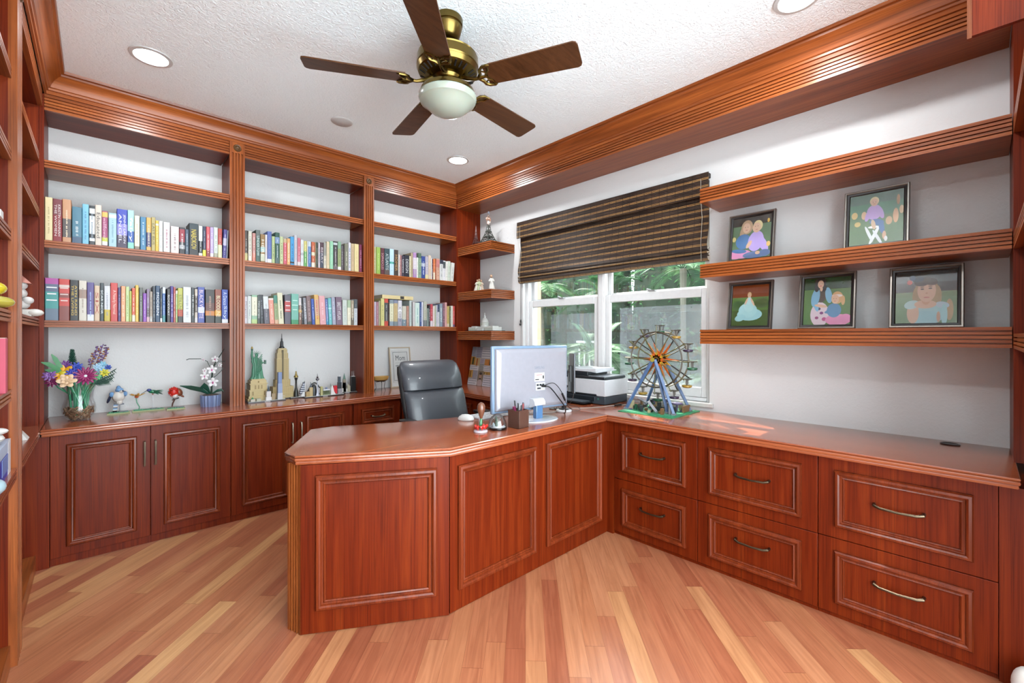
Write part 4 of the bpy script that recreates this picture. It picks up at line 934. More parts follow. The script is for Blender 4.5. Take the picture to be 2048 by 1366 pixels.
m = MB(PB); m.box(-.145, .12, -.06, .20, .208, .238); m.use(PW); m.prism([(-.14, .240), (.12, .243), (.12, .252), (-.14, .268)], 'x', -.148, .10); part('document_feeder', m, pr, local=True, bevel=.003)
m = MB(flat('c8ccd0', .3)); m.loops([[(-.14, -.14, z-.028), (.10, -.16, z-.018), (.10, .10, z), (-.14, .10, z)] for z in (.262, .268)]); part('paper_tray', m, pr, local=True)
m = MB(PB); m.box(-.27, -.162, -.12, .16, .012, .022); m.use(flat('5c6268', .4)); m.box(-.265, -.17, -.1, .14, .022, .025); part('output_tray', m, pr, local=True)
m = MB(flat('4c9c80', .4)); m.x = Matrix.Translation((-.1605, -.17, .042)) @ Matrix.Rotation(pi/2, 4, 'Y'); m.lathe([(.004, -.001), (.007, -.001), (.007, .001), (.004, .001), (.004, -.001)], 20, cap=False); part('power_button', m, pr, local=True)
# keyboard, mouse
kb = thing('keyboard', 'slim white keyboard partly hidden by the monitor', 'keyboard', (1.93, 2.165, ZT), radians(0))
m = MB(flat('dcdee2', .3)); m.prism([(-.062, .0), (.062, 0), (.062, .016), (-.062, .006)], 'x', -.21, .21); part('case', m, kb, local=True, bevel=.002)
m = MB(flat('f4f4f6', .4)); 
for i in range(14):
    for j in range(5):
        x = -.198+i*.0284; y = -.050+j*.021; z = .0065+(y+.062)/.124*.010
        m.add([(x, y, z-.004), (x+.025, y, z-.004), (x+.025, y+.018, z-.003), (x, y+.018, z-.003), (x+.002, y+.002, z+.003), (x+.023, y+.002, z+.003), (x+.023, y+.016, z+.0042), (x+.002, y+.016, z+.0042)], [(0, 1, 5, 4), (1, 2, 6, 5), (2, 3, 7, 6), (3, 0, 4, 7), (4, 5, 6, 7)])
part('keys', m, kb, local=True)
ms = thing('computer_mouse', 'white wireless computer mouse on the desk beside the keyboard', 'mouse', (1.645, 2.165, ZT), radians(25))
m = MB(flat('ecebe8', .3, 0, .3)); L = []
for z, k in ((0.001, .92), (.006, 1), (.014, .97), (.024, .85), (.032, .62), (.037, .3), (.038, .05)): L.append([(.031*k*cos(a), .054*k*sin(a)-.006*(z/.04), z) for a in [2*pi*i/28 for i in range(28)]])
m.loops(L); part('body', m, ms, local=True)
m = MB(flat('a8aaae', .4)); m.ell((0, .022, .030), (.003, .009, .007)); part('scroll_wheel', m, ms, local=True)
# pencil cup and pens
cp = thing('pencil_cup', 'square brown leather pencil cup with stitched edges', 'pencil cup', (1.742, 1.800, ZT), radians(4))
LB = flat('5c3c30', .45, 0, .1, .3); m = MB(LB); w = .042
for a in ((-w, w, -w, -w+.004), (-w, w, w-.004, w), (-w, -w+.004, -w, w), (w-.004, w, -w, w)): m.box(*a, 0, .100)
m.box(-w, w, -w, w, 0, .004); part('cup_body', m, cp, local=True, bevel=.0012)
m = MB(flat('b8a08c', .7))
for i in range(22):
    z = .004+i*.0043; m.box(-w+.003, -w+.0038, -w-.0006, -w, z, z+.0026); m.box(w-.0038, w-.003, -w-.0006, -w, z, z+.0026)
part('stitching', m, cp, local=True)
for lab, hx, cap, dx, dy, lx, ly, L in (('magenta marker with a ridged cap leaning left in the pencil cup', 'a42c6c', '8c2058', -.026, -.01, -.028, 0, .125), ('second magenta pen leaning beside the ridged marker', 'b84480', '7c1c50', -.016, .012, -.022, .004, .118), ('tall black pen standing highest in the pencil cup', '16161a', '101012', -.002, .014, -.014, .01, .150), ('black marker with a grey clip in the middle of the pencil cup', '222226', '3c3c40', .004, -.012, .002, -.01, .126), ('grey and black pen right of the cup centre', '4c4a50', '28282c', .014, .014, .008, .01, .132),
        ('red pencil leaning right in the pencil cup', 'b03038', '901c24', .022, -.006, .02, 0, .130), ('dark red pen behind the red pencil', '7c2434', 'd8d4d8', .026, .014, .016, .012, .122), ('slim blue grey pen at the right corner of the cup', '4c6478', '343c48', .030, .002, .026, .004, .134)):
    p0 = Vector((dx*.6, dy*.6, .006)); p1 = Vector((dx+lx*.6, dy+ly*.6, L)); d = (p1-p0)
    m = MB(flat(hx, .35)); m.cyl(p0, p0+d*.72, .0042, n=10); m.use(flat(cap, .35)); m.cyl(p0+d*.72, p1, .0050, .0040, n=10)
    m.box(p1.x-.001, p1.x+.001, p1.y-.0066, p1.y-.004, p1.z-.03, p1.z-.004)
    single('pen', m, lab, 'pen', (1.742, 1.800, ZT), radians(4), group='pens in the pencil cup')
# snow globe
sg = thing('snow_globe', 'clear dome snow globe with tiny trees on a black base', 'snow globe', (1.617, 1.838, ZT))
m = MB(flat('0c0c0e', .2, 0, .5)); m.lathe([(0, 0), (.050, 0), (.052, .003), (.052, .012), (.050, .014), (0, .014)], 40, cap=False); part('base', m, sg, local=True)
m = MB(flat('e8ecf0', .6)); m.lathe([(0, .0142), (.046, .0142), (.04, .018), (.02, .021), (0, .022)], 32, cap=False); part('snow', m, sg, local=True)
m = MB(mat_glass('dome_glass', (.97, .98, .98, 1), .16, .02)); m.lathe([(.049, .0142), (.0495, .03), (.046, .048), (.036, .066), (.022, .079), (.008, .086), (0, .087)], 40, cap=False); part('dome', m, sg, local=True)
for x, y, h, hx in ((-.012, -.008, .050, '2c4c38'), (-.002, .01, .058, '34503c'), (.018, -.01, .046, '6c3c30'), (.028, .006, .042, '4c3c3c'), (-.030, .0, .026, 'a8b4b8')):
    m = MB(flat(hx, .6)); m.lathe([(.004, .016), (.013, .02), (.006, .016+h*.45), (.010, .016+h*.46), (.004, .016+h*.75), (.006, .016+h*.76), (0, .016+h)], 10, (x, y, 0), cap=False); part('tiny_tree', m, sg, local=True)
# hearts holder with brown tuft
ht = thing('desk_ornament', 'round white ornament ringed by glossy red hearts with green stems', 'ornament', (1.502, 1.845, ZT))
m = MB(flat('d8ccd4', .4)); m.lathe([(0, 0), (.036, 0), (.038, .004), (.036, .010), (.03, .013), (0, .014)], 32, cap=False); part('base', m, ht, local=True)
def heart(mb, c, s, a):
    P = []
    for i in range(28):
        t = 2*pi*i/28; P.append((s*16*sin(t)**3/16, s*(13*cos(t)-5*cos(2*t)-2*cos(3*t)-cos(4*t))/16))
    R = Matrix.Translation(c) @ Matrix.Rotation(a, 4, 'Z'); old = mb.x; mb.x = R
    mb.loops([[(x*k, y, z*k) for x, z in P] for y, k in ((-.0075, .45), (-.0065, .75), (-.003, .98), (.003, .98), (.0065, .75), (.0075, .45))]); mb.x = old
for x, y, a in ((-.026, -.008, .5), (-.012, -.026, .2), (.012, -.020, -.1), (.026, -.010, -.4), (.022, .014, -.8), (-.022, .016, .9)):
    m = MB(flat('e02414', .12, 0, .8)); heart(m, (x, y, .029), .0145, a); part('heart', m, ht, local=True)
m = MB(flat('1c7c40', .3, 0, .5)); m.tube([(-.002, 0, .013), (.0, .0, .05), (.004, 0, .075)], [.005, .007, .005], 8); m.tube([(.008, .004, .013), (.010, .004, .045), (.006, .002, .07)], .005, 8); m.use(flat('d8d0dc', .4)); m.tube([(.002, .01, .013), (.006, .01, .075)], .007, 8); part('stem', m, ht, local=True)
tf = single('wooden_pen_topper', MB(flat('7c4c34', .35, 0, .4)).lathe([(.004, .070), (.008, .078), (.014, .095), (.021, .118), (.022, .135), (.017, .150), (.008, .158), (0, .160)], 20, (.004, 0, 0), cap=False), 'brown egg-shaped carved wooden topper standing in the red heart ornament', 'ornament', (1.502, 1.845, ZT))

# ------------------------------------------------------------------ ferris wheel model
fw = thing('ferris_wheel_model', 'toy brick ferris wheel on a green baseplate by the window', 'model', (2.80, 1.51, ZT))
GB = flat('3ca070', .4); m = MB(GB); m.box(-.20, .20, -.195, .195, 0, .005)
for i in range(24):
    for j in range(24):
        if abs(i-11.5) < 9.5 and abs(j-11.5) < 9.5: continue
        m.box(-.196+i*.0165, -.188+i*.0165, -.192+j*.0163, -.184+j*.0163, .005, .0068)
m.box(-.18, .18, -.175, .175, .005, .009); part('baseplate', m, fw, local=True)
LEG = flat('54709c', .35); LEG2 = flat('6c84b0', .35); HZ = .356
for x, ys in ((-.085, (.185, -.10, -.165)), (.085, (.165, -.165))):
    for k, yf in enumerate(ys):
        xf_ = x*1.35 if k != 1 or len(ys) == 2 else x*.9
        m = MB(LEG); a = Vector((xf_, yf, .012)); b = Vector((x*.82, math.copysign(.008, yf), HZ))
        m.tube([a, b], [.0115, .0115], 4); m.use(LEG2); m.tube([a+Vector((-.006, .003, 0)), b+Vector((-.006, .003, 0))], .004, 4)
        m.use(flat('8c9098', .5)); m.box(a.x-.012, a.x+.012, a.y-.012, a.y+.012, .009, .020); part('support_leg', m, fw, local=True)
m = MB(flat('1c1c1e', .4)); m.cyl((-.085, 0, HZ), (.085, 0, HZ), .008, n=14); m.use(flat('b0a040', .4)); m.cyl((-.092, 0, HZ), (-.083, 0, HZ), .014, n=14); part('axle', m, fw, local=True)
OL = flat('5c5828', .45); DK = flat('26221c', .45); OR = flat('d86414', .35); YE = flat('d8a028', .35); BR = flat('5c4c34', .5)
for x, mt in ((-.047, flat('4c4030', .5)), (.047, flat('8c8068', .5))):
    m = MB(mt); n = 24; pts = [(x, .188*cos(2*pi*i/n), HZ+.188*sin(2*pi*i/n)) for i in range(n)]
    m.tube(pts, .0058, 4, closed=True); part('rim', m, fw, local=True)
for k in range(12):
    a = 2*pi*k/12+.03
    for x, mt in ((-.047, OL), (.047, DK)):
        m = MB(mt); m.tube([(x*.55, .012*cos(a), HZ+.012*sin(a)), (x, .1*cos(a), HZ+.1*sin(a)), (x, .236*cos(a), HZ+.236*sin(a))], .0042, 4); part('spoke', m, fw, local=True)
    m = MB(OR if k % 2 == 0 else YE); q = Vector((0, cos(a), sin(a))); t = Vector((0, -sin(a), cos(a))); c = Vector((0, 0, HZ))
    for x in (-.034, .034):
      m = MB(OR if k % 2 == 0 else YE); m.loops([[tuple(c+Vector((x+dx, 0, 0))+q*.018-t*.014) if i == 0 else (tuple(c+Vector((x+dx, 0, 0))+q*(.13 if k % 2 == 0 else .08)) if i == 1 else tuple(c+Vector((x+dx, 0, 0))+q*.018+t*.014)) for i in range(3)] for dx in (-.003, .003)]); part('star_ray', m, fw, local=True)
GC = ('1c5c3c', 'b08c34', '3c2c48')
for k in range(12):
    a = 2*pi*k/12+.03; y, z = .232*cos(a), HZ+.232*sin(a)
    g = MB(flat('50483c', .5)); g.cyl((-.052, y, z), (.052, y, z), .0022, n=6); g.box(-.024, .024, y-.024, y+.024, z-.002, z+.004); g.cyl((0, y, z-.04), (0, y, z), .005, n=6)
    g.use(flat('a8a49c', .5))
    for sx in (-1, 1): g.box(sx*.018-.0015, sx*.018+.0015, y-.002, y+.002, z-.030, z)
    gg = part('gondola', g, fw, local=True)
    g = MB(flat(GC[k % 3], .35)); g.lathe([(0, -.056), (.022, -.055), (.031, -.049), (.032, -.038), (.024, -.036), (0, -.036)], 16, (0, y, z), cap=False); part('gondola_tub', g, gg, local=True)
m = MB(flat('b4b8c0', .3, .5)); m.tube([(-.10, .02, .075), (-.14, -.06, .02)], .012, 4); m.tube([(-.06, .12, .085), (-.11, .03, .07)], .010, 4); part('slide', m, fw, local=True)
random.seed(5)
cols = ['3c4048', '9c9ca0', '54504c', '8c6c48', '2c5c44', 'c8b890', '6c5c84', '303438']
for i in range(56):
    x = random.uniform(-.15, .16); y = random.uniform(-.15, .16); h = random.choice((.008, .016, .024, .04, .06)); w = random.uniform(.006, .018)
    m = MB(flat(cols[i % 8], .4)); m.box(x-w, x+w, y-.007, y+.007, .009, .009+h); part('fairground_block', m, fw, local=True)
m = MB(flat('6c5c84', .4)); m.lathe([(0, .009), (.006, .009), (.006, .05), (.035, .055), (.036, .064), (0, .072)], 16, (.06, -.10, 0), cap=False); part('ticket_kiosk', m, fw, local=True)
m = MB(flat('8c6c48', .5)); m.box(.02, .12, -.165, -.155, .009, .052); part('fence', m, fw, local=True)

# ------------------------------------------------------------------ framed photos
FR = flat('a49c94', .3, .9); FRD = flat('241c1a', .35, .3)
SK, SK2 = 'd8b094', 'c89878'
def photo(name, y, z, w, h, label, shapes, bgs, xb=2.865, group='framed family photos on the long shelves'):
    t = thing('picture_frame', label, 'picture frame', (xb, y, z), 0, group)
    t.rotation_euler = (0, radians(9), radians(-90))    # local x runs along -y, back tilted to the wall
    t.rotation_euler = (radians(-9), 0, radians(-90))
    m = MB(FR); m.ring(-w/2, w/2, 0, h, [(0, .012), (0, -.006), (.003, -.010), (.009, -.010), (.013, -.004)]); part('outer_moulding', m, t, local=True)
    m = MB(FRD); m.ring(-w/2+.013, w/2-.013, .013, h-.013, [(0, .006), (0, -.005), (.006, -.003), (.010, .001), (.011, .006)]); part('inner_moulding', m, t, local=True)
    m = MB(FRD); m.box(-w/2+.002, w/2-.002, .006, .012, .002, h-.002); m.prism([(.012, .02), (.012, h*.6), (.012+h*.16*1.2, .004), (.012+h*.16*1.1, .002)], 'x', -.02, .02); part('easel_back', m, t, local=True)
    m = MB(); a, b, c, d = -w/2+.022, w/2-.022, .022, h-.022
    for z0_, z1_, hx in bgs: m.use(flat(hx, .25)); m.box(a, b, .0035, .0058, c+(d-c)*z0_, c+(d-c)*z1_)
    k = 0
    for s in shapes:      # (u, v, ru, rv, colour, rot) in fractions of the print
        k += 1; m.use(flat(s[4], .3)); u = a+(b-a)*s[0]; v = c+(d-c)*s[1]; ru = (b-a)*s[2]; rv = (d-c)*s[3]; ro = radians(s[5]) if len(s) > 5 else 0
        pts = []
        for i in range(20):
            p = (ru*cos(2*pi*i/20), rv*sin(2*pi*i/20)); X = u+p[0]*cos(ro)-p[1]*sin(ro); Z = v+p[0]*sin(ro)+p[1]*cos(ro)
            pts.append((min(max(X, a), b), .0034-.00002*k, min(max(Z, c), d)))
        m.add(pts, [tuple(range(20))])
    part('photo_print', m, t, local=True, smooth=0)
    m = MB(mat_glass('frame_glass', (1, 1, 1, 1), .02, .02)); m.box(a, b, .0012, .0016, c, d); part('glass', m, t, local=True)
PX = lambda s: s
girl_boy = [(.12, .12, .22, .1, 'e090b8'), (.3, .12, .22, .1, 'd890b8'), (.38, .76, .15, .17, 'b09070'), (.25, .55, .06, .2, 'b09070'), (.30, .42, .2, .18, '4c74a4'), (.37, .74, .10, .12, SK), (.62, .4, .2, .24, 'b49cd8', -8), (.8, .32, .1, .22, 'b49cd8', 25), (.66, .76, .12, .13, 'd8c490'), (.63, .72, .105, .12, SK), (.6, .08, .3, .08, '5c7098'), (.85, .1, .15, .08, '5c7098'), (.45, .34, .05, .1, SK, -30), (.68, .12, .06, .04, SK), (.2, .2, .2, .05, '4c74a4', -8),
    (.335, .76, .010, .010, '3c2c24'), (.40, .76, .010, .010, '3c2c24'), (.37, .69, .03, .008, 'b05850'), (.595, .75, .010, .010, '3c2c24'), (.66, .75, .010, .010, '3c2c24'), (.63, .67, .03, .008, 'b05850'), (.92, .85, .03, .05, 'e8c060'), (.94, .3, .05, .06, 'd8b060'), (.05, .5, .05, .06, 'c8b878')]
stool_boy = [(.1, .6, .06, .07, 'd8b878'), (.28, .58, .05, .08, 'e0b890'), (.16, .42, .06, .05, 'c8b070'), (.86, .5, .05, .14, 'd8ac84'), (.96, .6, .04, .08, 'd8b890'), (.74, .42, .06, .08, 'c8a884'), (.9, .8, .03, .1, 'b88c60'), (.48, .17, .035, .2, 'e8ecec', -22), (.38, .2, .03, .17, 'e0e4e4', 20), (.54, .12, .03, .17, 'e0e4e8', 25), (.46, .33, .10, .025, 'f0f0f0'), (.47, .62, .14, .15, 'c0a0d8'), (.36, .58, .05, .13, 'c0a0d8', -15), (.59, .6, .05, .13, 'c0a0d8', 15), (.52, .42, .14, .06, '5c78a4', -15), (.61, .32, .05, .14, '5c78a4', 8), (.46, .38, .04, .10, 'd0b498', 10), (.66, .15, .035, .08, SK), (.69, .08, .03, .05, 'e8e8e8'), (.47, .84, .085, .085, 'dcc898'), (.47, .815, .07, .075, SK), (.445, .82, .008, .008, '3c2c24'), (.495, .82, .008, .008, '3c2c24'), (.47, .785, .025, .006, 'a85850')]
gown = [(.2, .5, .2, .12, '3c5c30'), (.8, .55, .2, .12, '44582c'), (.5, .28, .34, .15, '9cc8cc'), (.45, .38, .25, .18, 'a4ced0'), (.48, .5, .14, .16, 'acd4d4'), (.25, .2, .15, .08, '9cc8cc', 20), (.48, .62, .07, .09, 'b4d8d8'), (.40, .6, .025, .09, SK, -20), (.57, .58, .025, .11, SK, 25), (.48, .76, .055, .07, 'c8a468'), (.48, .745, .04, .055, SK), (.465, .75, .006, .006, '3c2c24'), (.495, .75, .006, .006, '3c2c24')]
mother = [(.36, .22, .20, .26, 'd8c4cc'), (.30, .15, .04, .03, '8c3c6c'), (.40, .25, .04, .03, '7c3c74'), (.34, .34, .04, .03, '3c3c5c'), (.46, .12, .05, .04, 'b04c7c'), (.38, .64, .12, .17, '4c4038'), (.26, .58, .09, .2, '7cacc8', -8), (.54, .62, .07, .17, '7cacc8', 8), (.27, .42, .05, .14, '7cacc8', 15), (.38, .4, .14, .03, SK, -12), (.36, .88, .12, .14, '1c1412'), (.28, .78, .05, .08, '1c1412'), (.44, .78, .05, .08, '1c1412'), (.365, .86, .065, .085, SK), (.38, .76, .03, .05, SK), (.34, .87, .007, .007, '201814'), (.39, .87, .007, .007, '201814'), (.365, .825, .028, .008, 'c04c4c'),
    (.74, .1, .26, .12, 'dc8cb0'), (.9, .12, .12, .1, 'd884ac'), (.66, .3, .15, .15, '5c88ac'), (.58, .28, .12, .04, '5c88ac', 15), (.72, .56, .12, .13, 'c89c68'), (.72, .60, .11, .03, 'e0d0c8'), (.68, .53, .08, .095, SK), (.65, .54, .007, .007, '3c2c24'), (.70, .54, .007, .007, '3c2c24'), (.675, .49, .02, .006, 'b05850'), (.84, .5, .04, .1, 'c89c68')]
portrait = [(.88, .25, .06, .2, 'b89868'), (.52, .58, .20, .30, '9c7c50'), (.36, .5, .07, .2, 'a08458'), (.68, .5, .08, .22, 'a88c5c'), (.52, .2, .30, .22, 'a4ccd0'), (.5, .1, .26, .14, '9cc8d0'), (.30, .2, .10, .20, SK), (.28, .36, .13, .08, 'b4d0d0', 20), (.77, .34, .11, .06, 'b4c8d4', -15), (.80, .16, .05, .2, 'a4d0d4'), (.71, .12, .03, .1, SK2), (.50, .36, .18, .08, SK), (.51, .45, .07, .1, SK2), (.52, .62, .15, .22, SK), (.46, .80, .15, .09, '3c2820', 18), (.58, .79, .12, .07, '4c3424', -20), (.38, .84, .10, .05, '141c34', 10), (.29, .87, .05, .05, '2c4468'), (.24, .79, .045, .045, 'e07068'), (.45, .65, .03, .014, '2c1c18'), (.58, .66, .03, .014, '2c1c18'), (.45, .69, .035, .008, '3c281c', 8), (.58, .70, .035, .008, '3c281c', -4), (.52, .57, .02, .014, 'bc8c70'), (.52, .49, .05, .012, 'b86860')]
photo('a', .955, 1.7445, .262, .308, 'silver framed photo of two children hugging, upper row left', girl_boy, [(0, .8, '5c7454'), (.8, 1, '34281c')])
photo('b', .367, 1.7445, .260, .315, 'silver framed photo of a child in purple on a white stool', stool_boy, [(0, .55, '6c8464'), (.55, .8, '5c8468'), (.8, 1, '5c7464')])
photo('c', .963, 1.3365, .252, .298, 'framed photo of a girl in a pale blue gown on grass', gown, [(0, .38, '4c6034'), (.38, .7, '5c7c40'), (.7, 1, '7c3c1c')])
photo('d', .575, 1.3365, .258, .308, 'framed photo of a dark-haired woman hugging a small child', mother, [(0, .75, '5c7c4c'), (.75, 1, '1c3c1c')])
photo('e', .182, 1.3365, .262, .302, 'framed close portrait of a girl in a light blue top', portrait, [(0, .6, '6c8c60'), (.6, 1, '141c18')])
# ------------------------------------------------------------------ vase and bouquet
VX, VY = -.085, 3.80
va = thing('glass_vase', 'clear flared glass vase with twigs in its base on the worktop', 'vase', (VX, VY, ZT))
VG = mat_glass('vase_glass', (.995, .997, .997, 1), .06, .03)
m = MB(VG); m.lathe([(0, .006), (.046, .006), (.050, .0), (.046, .004), (.06, .02), (.076, .045), (.080, .07), (.074, .10), (.064, .135), (.064, .165), (.074, .20), (.088, .222), (.090, .224), (.086, .221), (.072, .199), (.061, .165), (.061, .135), (.071, .10), (.077, .07), (.073, .046), (.056, .022), (.0, .010)], 48, cap=False); part('vase_body', m, va, local=True)
random.seed(3); m = MB(flat('a07c5c', .7), flat('7c5c44', .7), flat('b89878', .7))
for i in range(150):
    m.c = i % 3; z = random.uniform(.014, .078); R = (.068 if z > .04 else .05); a = random.uniform(0, 2*pi); da = random.uniform(.5, 1.6); r_ = R*random.uniform(.55, 1)
    m.tube([(r_*cos(a+da*t/5), r_*sin(a+da*t/5), z+.012*sin(i+t*1.3)) for t in range(6)], .0026, 4)
part('twig_filler', m, va, local=True)
bq = thing('flower_bouquet', 'colourful toy brick flower bouquet standing in the glass vase', 'bouquet', (VX, VY, ZT))
GS = flat('2c9c6c', .35); DG = flat('1c5040', .45); LG = flat('5ca070', .4)
random.seed(11)
def flower(c, r, hx, hub, n=8, layers=1, tilt=(0, -1, .35), part_name='flower', hubr=.3):
    q = Vector(tilt).normalized().to_track_quat('Z', 'Y').to_matrix(); m = MB(flat(hx, .4))
    for l in range(layers):
        for i in range(n):
            a = 2*pi*(i+.5*l)/n; rr = r*(1-.28*l); R = q @ Matrix.Rotation(a, 3, 'Z') @ Matrix.Rotation(-.25-.3*l, 3, 'Y')
            cc = Vector(c)+R @ Vector((rr*.55, 0, .004*l)); m.ell(cc, (rr*.5, rr*.62*pi/n, .004), 8, 4, R)
    m.use(flat(hub, .4)); m.ell(Vector(c)+q @ Vector((0, 0, .006)), (r*hubr, r*hubr, .008), 12, 6, q); part(part_name, m, bq, local=True)
    s = MB(GS); s.tube([(c[0]*.25, c[1]*.2, .03), (c[0]*.35, c[1]*.3, .16), (c[0]*.8, c[1]*.8, c[2]-.04), tuple(Vector(c)-q @ Vector((0, 0, .004)))], .0032, 6); part('stem', s, bq, local=True)
flower((.030, -.060, .270), .058, '9c2c68', 'e8f0f0', 14, 2, hubr=.28)
flower((-.068, -.040, .292), .056, 'e8a81c', 'd8c428', 7, 1, (-.2, -1, .8))
flower((-.028, -.052, .288), .034, '3c44b4', '2c2c8c', 10, 3)
flower((-.012, .0, .322), .036, '3c54bc', '2c3494', 10, 3)
flower((-.058, .01, .335), .036, '7c4494', '5c2c74', 10, 3, (-.2, -1, .6))
flower((-.120, -.05, .285), .036, '9c6cb8', '8c5ca8', 9, 2, (-.5, -1, .4)); flower((-.110, -.055, .250), .036, '84285c', '64204c', 9, 2, (-.5, -1, .1))
flower((-.050, -.078, .247), .046, 'ecc8a0', 'f0d8b0', 6, 3, (0, -1, .5), hubr=.4)
flower((.10, -.01, .305), .030, 'a8d0ec', '8cbcdc', 7, 2); flower((.105, .0, .335), .024, '8cc4dc', 'a8d0ec', 7, 2); flower((.082, -.02, .322), .024, 'b4d8f0', '8cbcdc', 7, 2)
flower((.132, -.02, .318), .018, '3454b4', '2c3c94', 7, 2); flower((.115, -.03, .285), .026, 'd8cc3c', 'a8b43c', 7, 1); flower((.08, -.06, .262), .022, '6cbc7c', '4c9c64', 7, 2)
for x in (.055, .080, .105):     # lavender spikes
    m = MB(flat('6c4474', .4), flat('b87c34', .4), flat('8c78b8', .4)); x1 = x+.03
    m.tube([(x*.2, 0, .1), (x*.8, .01, .3), (x1, .02, .47-abs(x-.075)*.8)], .0025, 5)
    for i in range(22): m.c = i % 3; t = i/21; z = .34+t*(.12-abs(x-.075)*.6); m.ell((x*.85+(x1-x*.85)*t+random.uniform(-.012, .012), .015+random.uniform(-.01, .01), z), (.007, .005, .005), 6, 4)
    part('lavender_spike', m, bq, local=True)
m = MB(DG)
for i in range(110):
    t = i/110; a = i*2.4; p = Vector((-.030, .02, .31+t*.115)); m.cyl(p, p+Vector((.030*(1-t*.7)*cos(a), .030*(1-t*.7)*sin(a), .014)), .005, .001, 5)
m.cyl((-.030, .02, .12), (-.030, .02, .42), .006); part('conifer_sprig', m, bq, local=True)
for P in ([(-.03, 0, .2), (-.07, -.02, .31), (-.10, -.04, .38), (-.115, -.05, .41)], [(-.03, 0, .2), (-.09, -.04, .32), (-.13, -.06, .355), (-.155, -.07, .365)], [(-.03, 0, .22), (-.09, -.04, .30), (-.12, -.06, .315), (-.14, -.07, .32)]):
    m = MB(LG); pts = [Vector(p) for p in P]; L = []
    for p, w in zip(pts, (.004, .014, .014, .003)):
        L.append([tuple(p+Vector((w*.6, -w*.2, w*.6))), tuple(p+Vector((0, -.003, 0))), tuple(p-Vector((w*.6, w*.2, w*.6))), tuple(p+Vector((0, .002, 0)))])
    m.loops(L); part('long_leaf', m, bq, local=True)
for dx, dz in ((.155, .245), (.17, .305), (.14, .225), (.16, .27)):
    m = MB(DG); a = Vector((.05, -.02, .215)); b = Vector((dx, -.03, dz)); m.cyl(a, b, .003, .001, 5)
    for i in range(9):
        t = .3+i*.075; p = a.lerp(b, t)
        for s in (-1, 1): m.cyl(p, p+Vector((.014, -.006, s*.016)), .003, .0008, 5)
    part('fir_twig', m, bq, local=True)
for x0, x1 in ((-.05, -.03), (-.02, .02), (.03, .01), (.045, -.02), (-.035, .03), (.01, .04), (.0, -.01)):
    m = MB(GS); m.tube([(x1, random.uniform(-.03, .03), .03), (x0, random.uniform(-.03, .03), .215), (x0*1.3, 0, .26)], .0055, 7); part('stem', m, bq, local=True)

# ------------------------------------------------------------------ toy birds
def plate(t, w, d, mat='b4bc84'):
    m = MB(flat('a8b47c', .45)); m.box(-w/2, w/2, -d/2, d/2, 0, .007); m.use(flat('2c9464', .4)); m.box(-w/2+.008, w/2-.008, -d/2+.008, d/2-.008, .007, .010)
    for i in range(int(w/.0125)-1):
        for j in range(int(d/.0125)-1): m.cyl((-w/2+.0125*(i+1), -d/2+.0125*(j+1), .010), (-w/2+.0125*(i+1), -d/2+.0125*(j+1), .0125), .0035, n=6)
    part('baseplate', m, t, local=True)
    m = MB(flat('141416', .3)); m.box(.004, .046, -d/2+.006, -d/2+.020, .0125, .018); part('name_tile', m, t, local=True)
jb = thing('toy_bird', 'toy brick blue jay with striped perch on a tan plate beside the vase', 'toy bird', (.100, 3.945, ZT))
plate(jb, .115, .075)
BJ, WJ, NJ = flat('7ca8d8', .4), flat('dcd4cc', .4), flat('242c48', .4)
m = MB(WJ); m.ell((0, 0, .112), (.034, .028, .040), 10, 7); m.ell((.004, -.006, .075), (.018, .016, .02), 8, 6); b_ = part('body', m, jb, local=True)
m = MB(BJ); m.ell((.004, 0, .155), (.022, .024, .017), 10, 6); m.ell((.0, .004, .168), (.013, .016, .017), 8, 5); m.use(WJ); m.ell((.012, -.012, .146), (.012, .014, .012), 8, 5); m.use(NJ); m.cyl((.018, -.018, .150), (.036, -.030, .146), .005, .001, 6); m.ell((.010, -.020, .156), .003, 6, 4); part('head', m, jb, local=True)
m = MB(BJ, NJ); m.c = 0; m.ell((-.034, 0, .128), (.014, .02, .018), 8, 5); m.ell((.034, .0, .128), (.012, .02, .018), 8, 5); m.c = 1; m.ell((-.046, 0, .100), (.009, .014, .030), 8, 5, Matrix.Rotation(.35, 3, 'Y')); part('wing', m, jb, local=True)
for i in range(7):
    m = MB((NJ, BJ, WJ)[i % 3]); m.box(-.030+.001*i, -.008+.001*i, -.010, .010, .012+i*.008, .0195+i*.008); part('striped_perch', m, jb, local=True) if i == 0 else None
    if i == 0: sp_ = m
m = MB()
for i in range(7): m.use((NJ, WJ, BJ)[i % 3]); m.box(-.030+.001*i, -.008+.001*i, -.010, .010, .0125+i*.0078, .0200+i*.0078)
part('tail', m, jb, local=True)
m = MB(flat('8c9098', .3)); m.cyl((.006, 0, .010), (.006, 0, .075), .0025, n=6); m.use(NJ); m.box(-.012, .028, -.016, -.004, .058, .066); part('feet', m, jb, local=True)
hb = thing('toy_bird', 'toy brick green hummingbird feeding at a yellow flower', 'toy bird', (.256, 3.955, ZT))
plate(hb, .175, .062)
m = MB(GS); m.tube([(-.052, 0, .010), (-.048, 0, .03), (-.062, 0, .06), (-.066, 0, .092)], .0028, 6); m.box(-.07, -.03, -.012, .012, .010, .014); part('flower_stem', m, hb, local=True)
m = MB(flat('e8a828', .4))
for i in range(6):
    a = 2*pi*i/6+.3; R = Matrix.Rotation(a, 3, 'Z') @ Matrix.Rotation(-.35, 3, 'Y'); m.ell(Vector((-.060, 0, .104))+R @ Vector((.024, 0, 0)), (.026, .008, .003), 8, 4, R)
m.use(flat('d8642c', .4)); m.ell((-.063, 0, .100), (.012, .012, .008), 8, 5); part('blossom', m, hb, local=True)
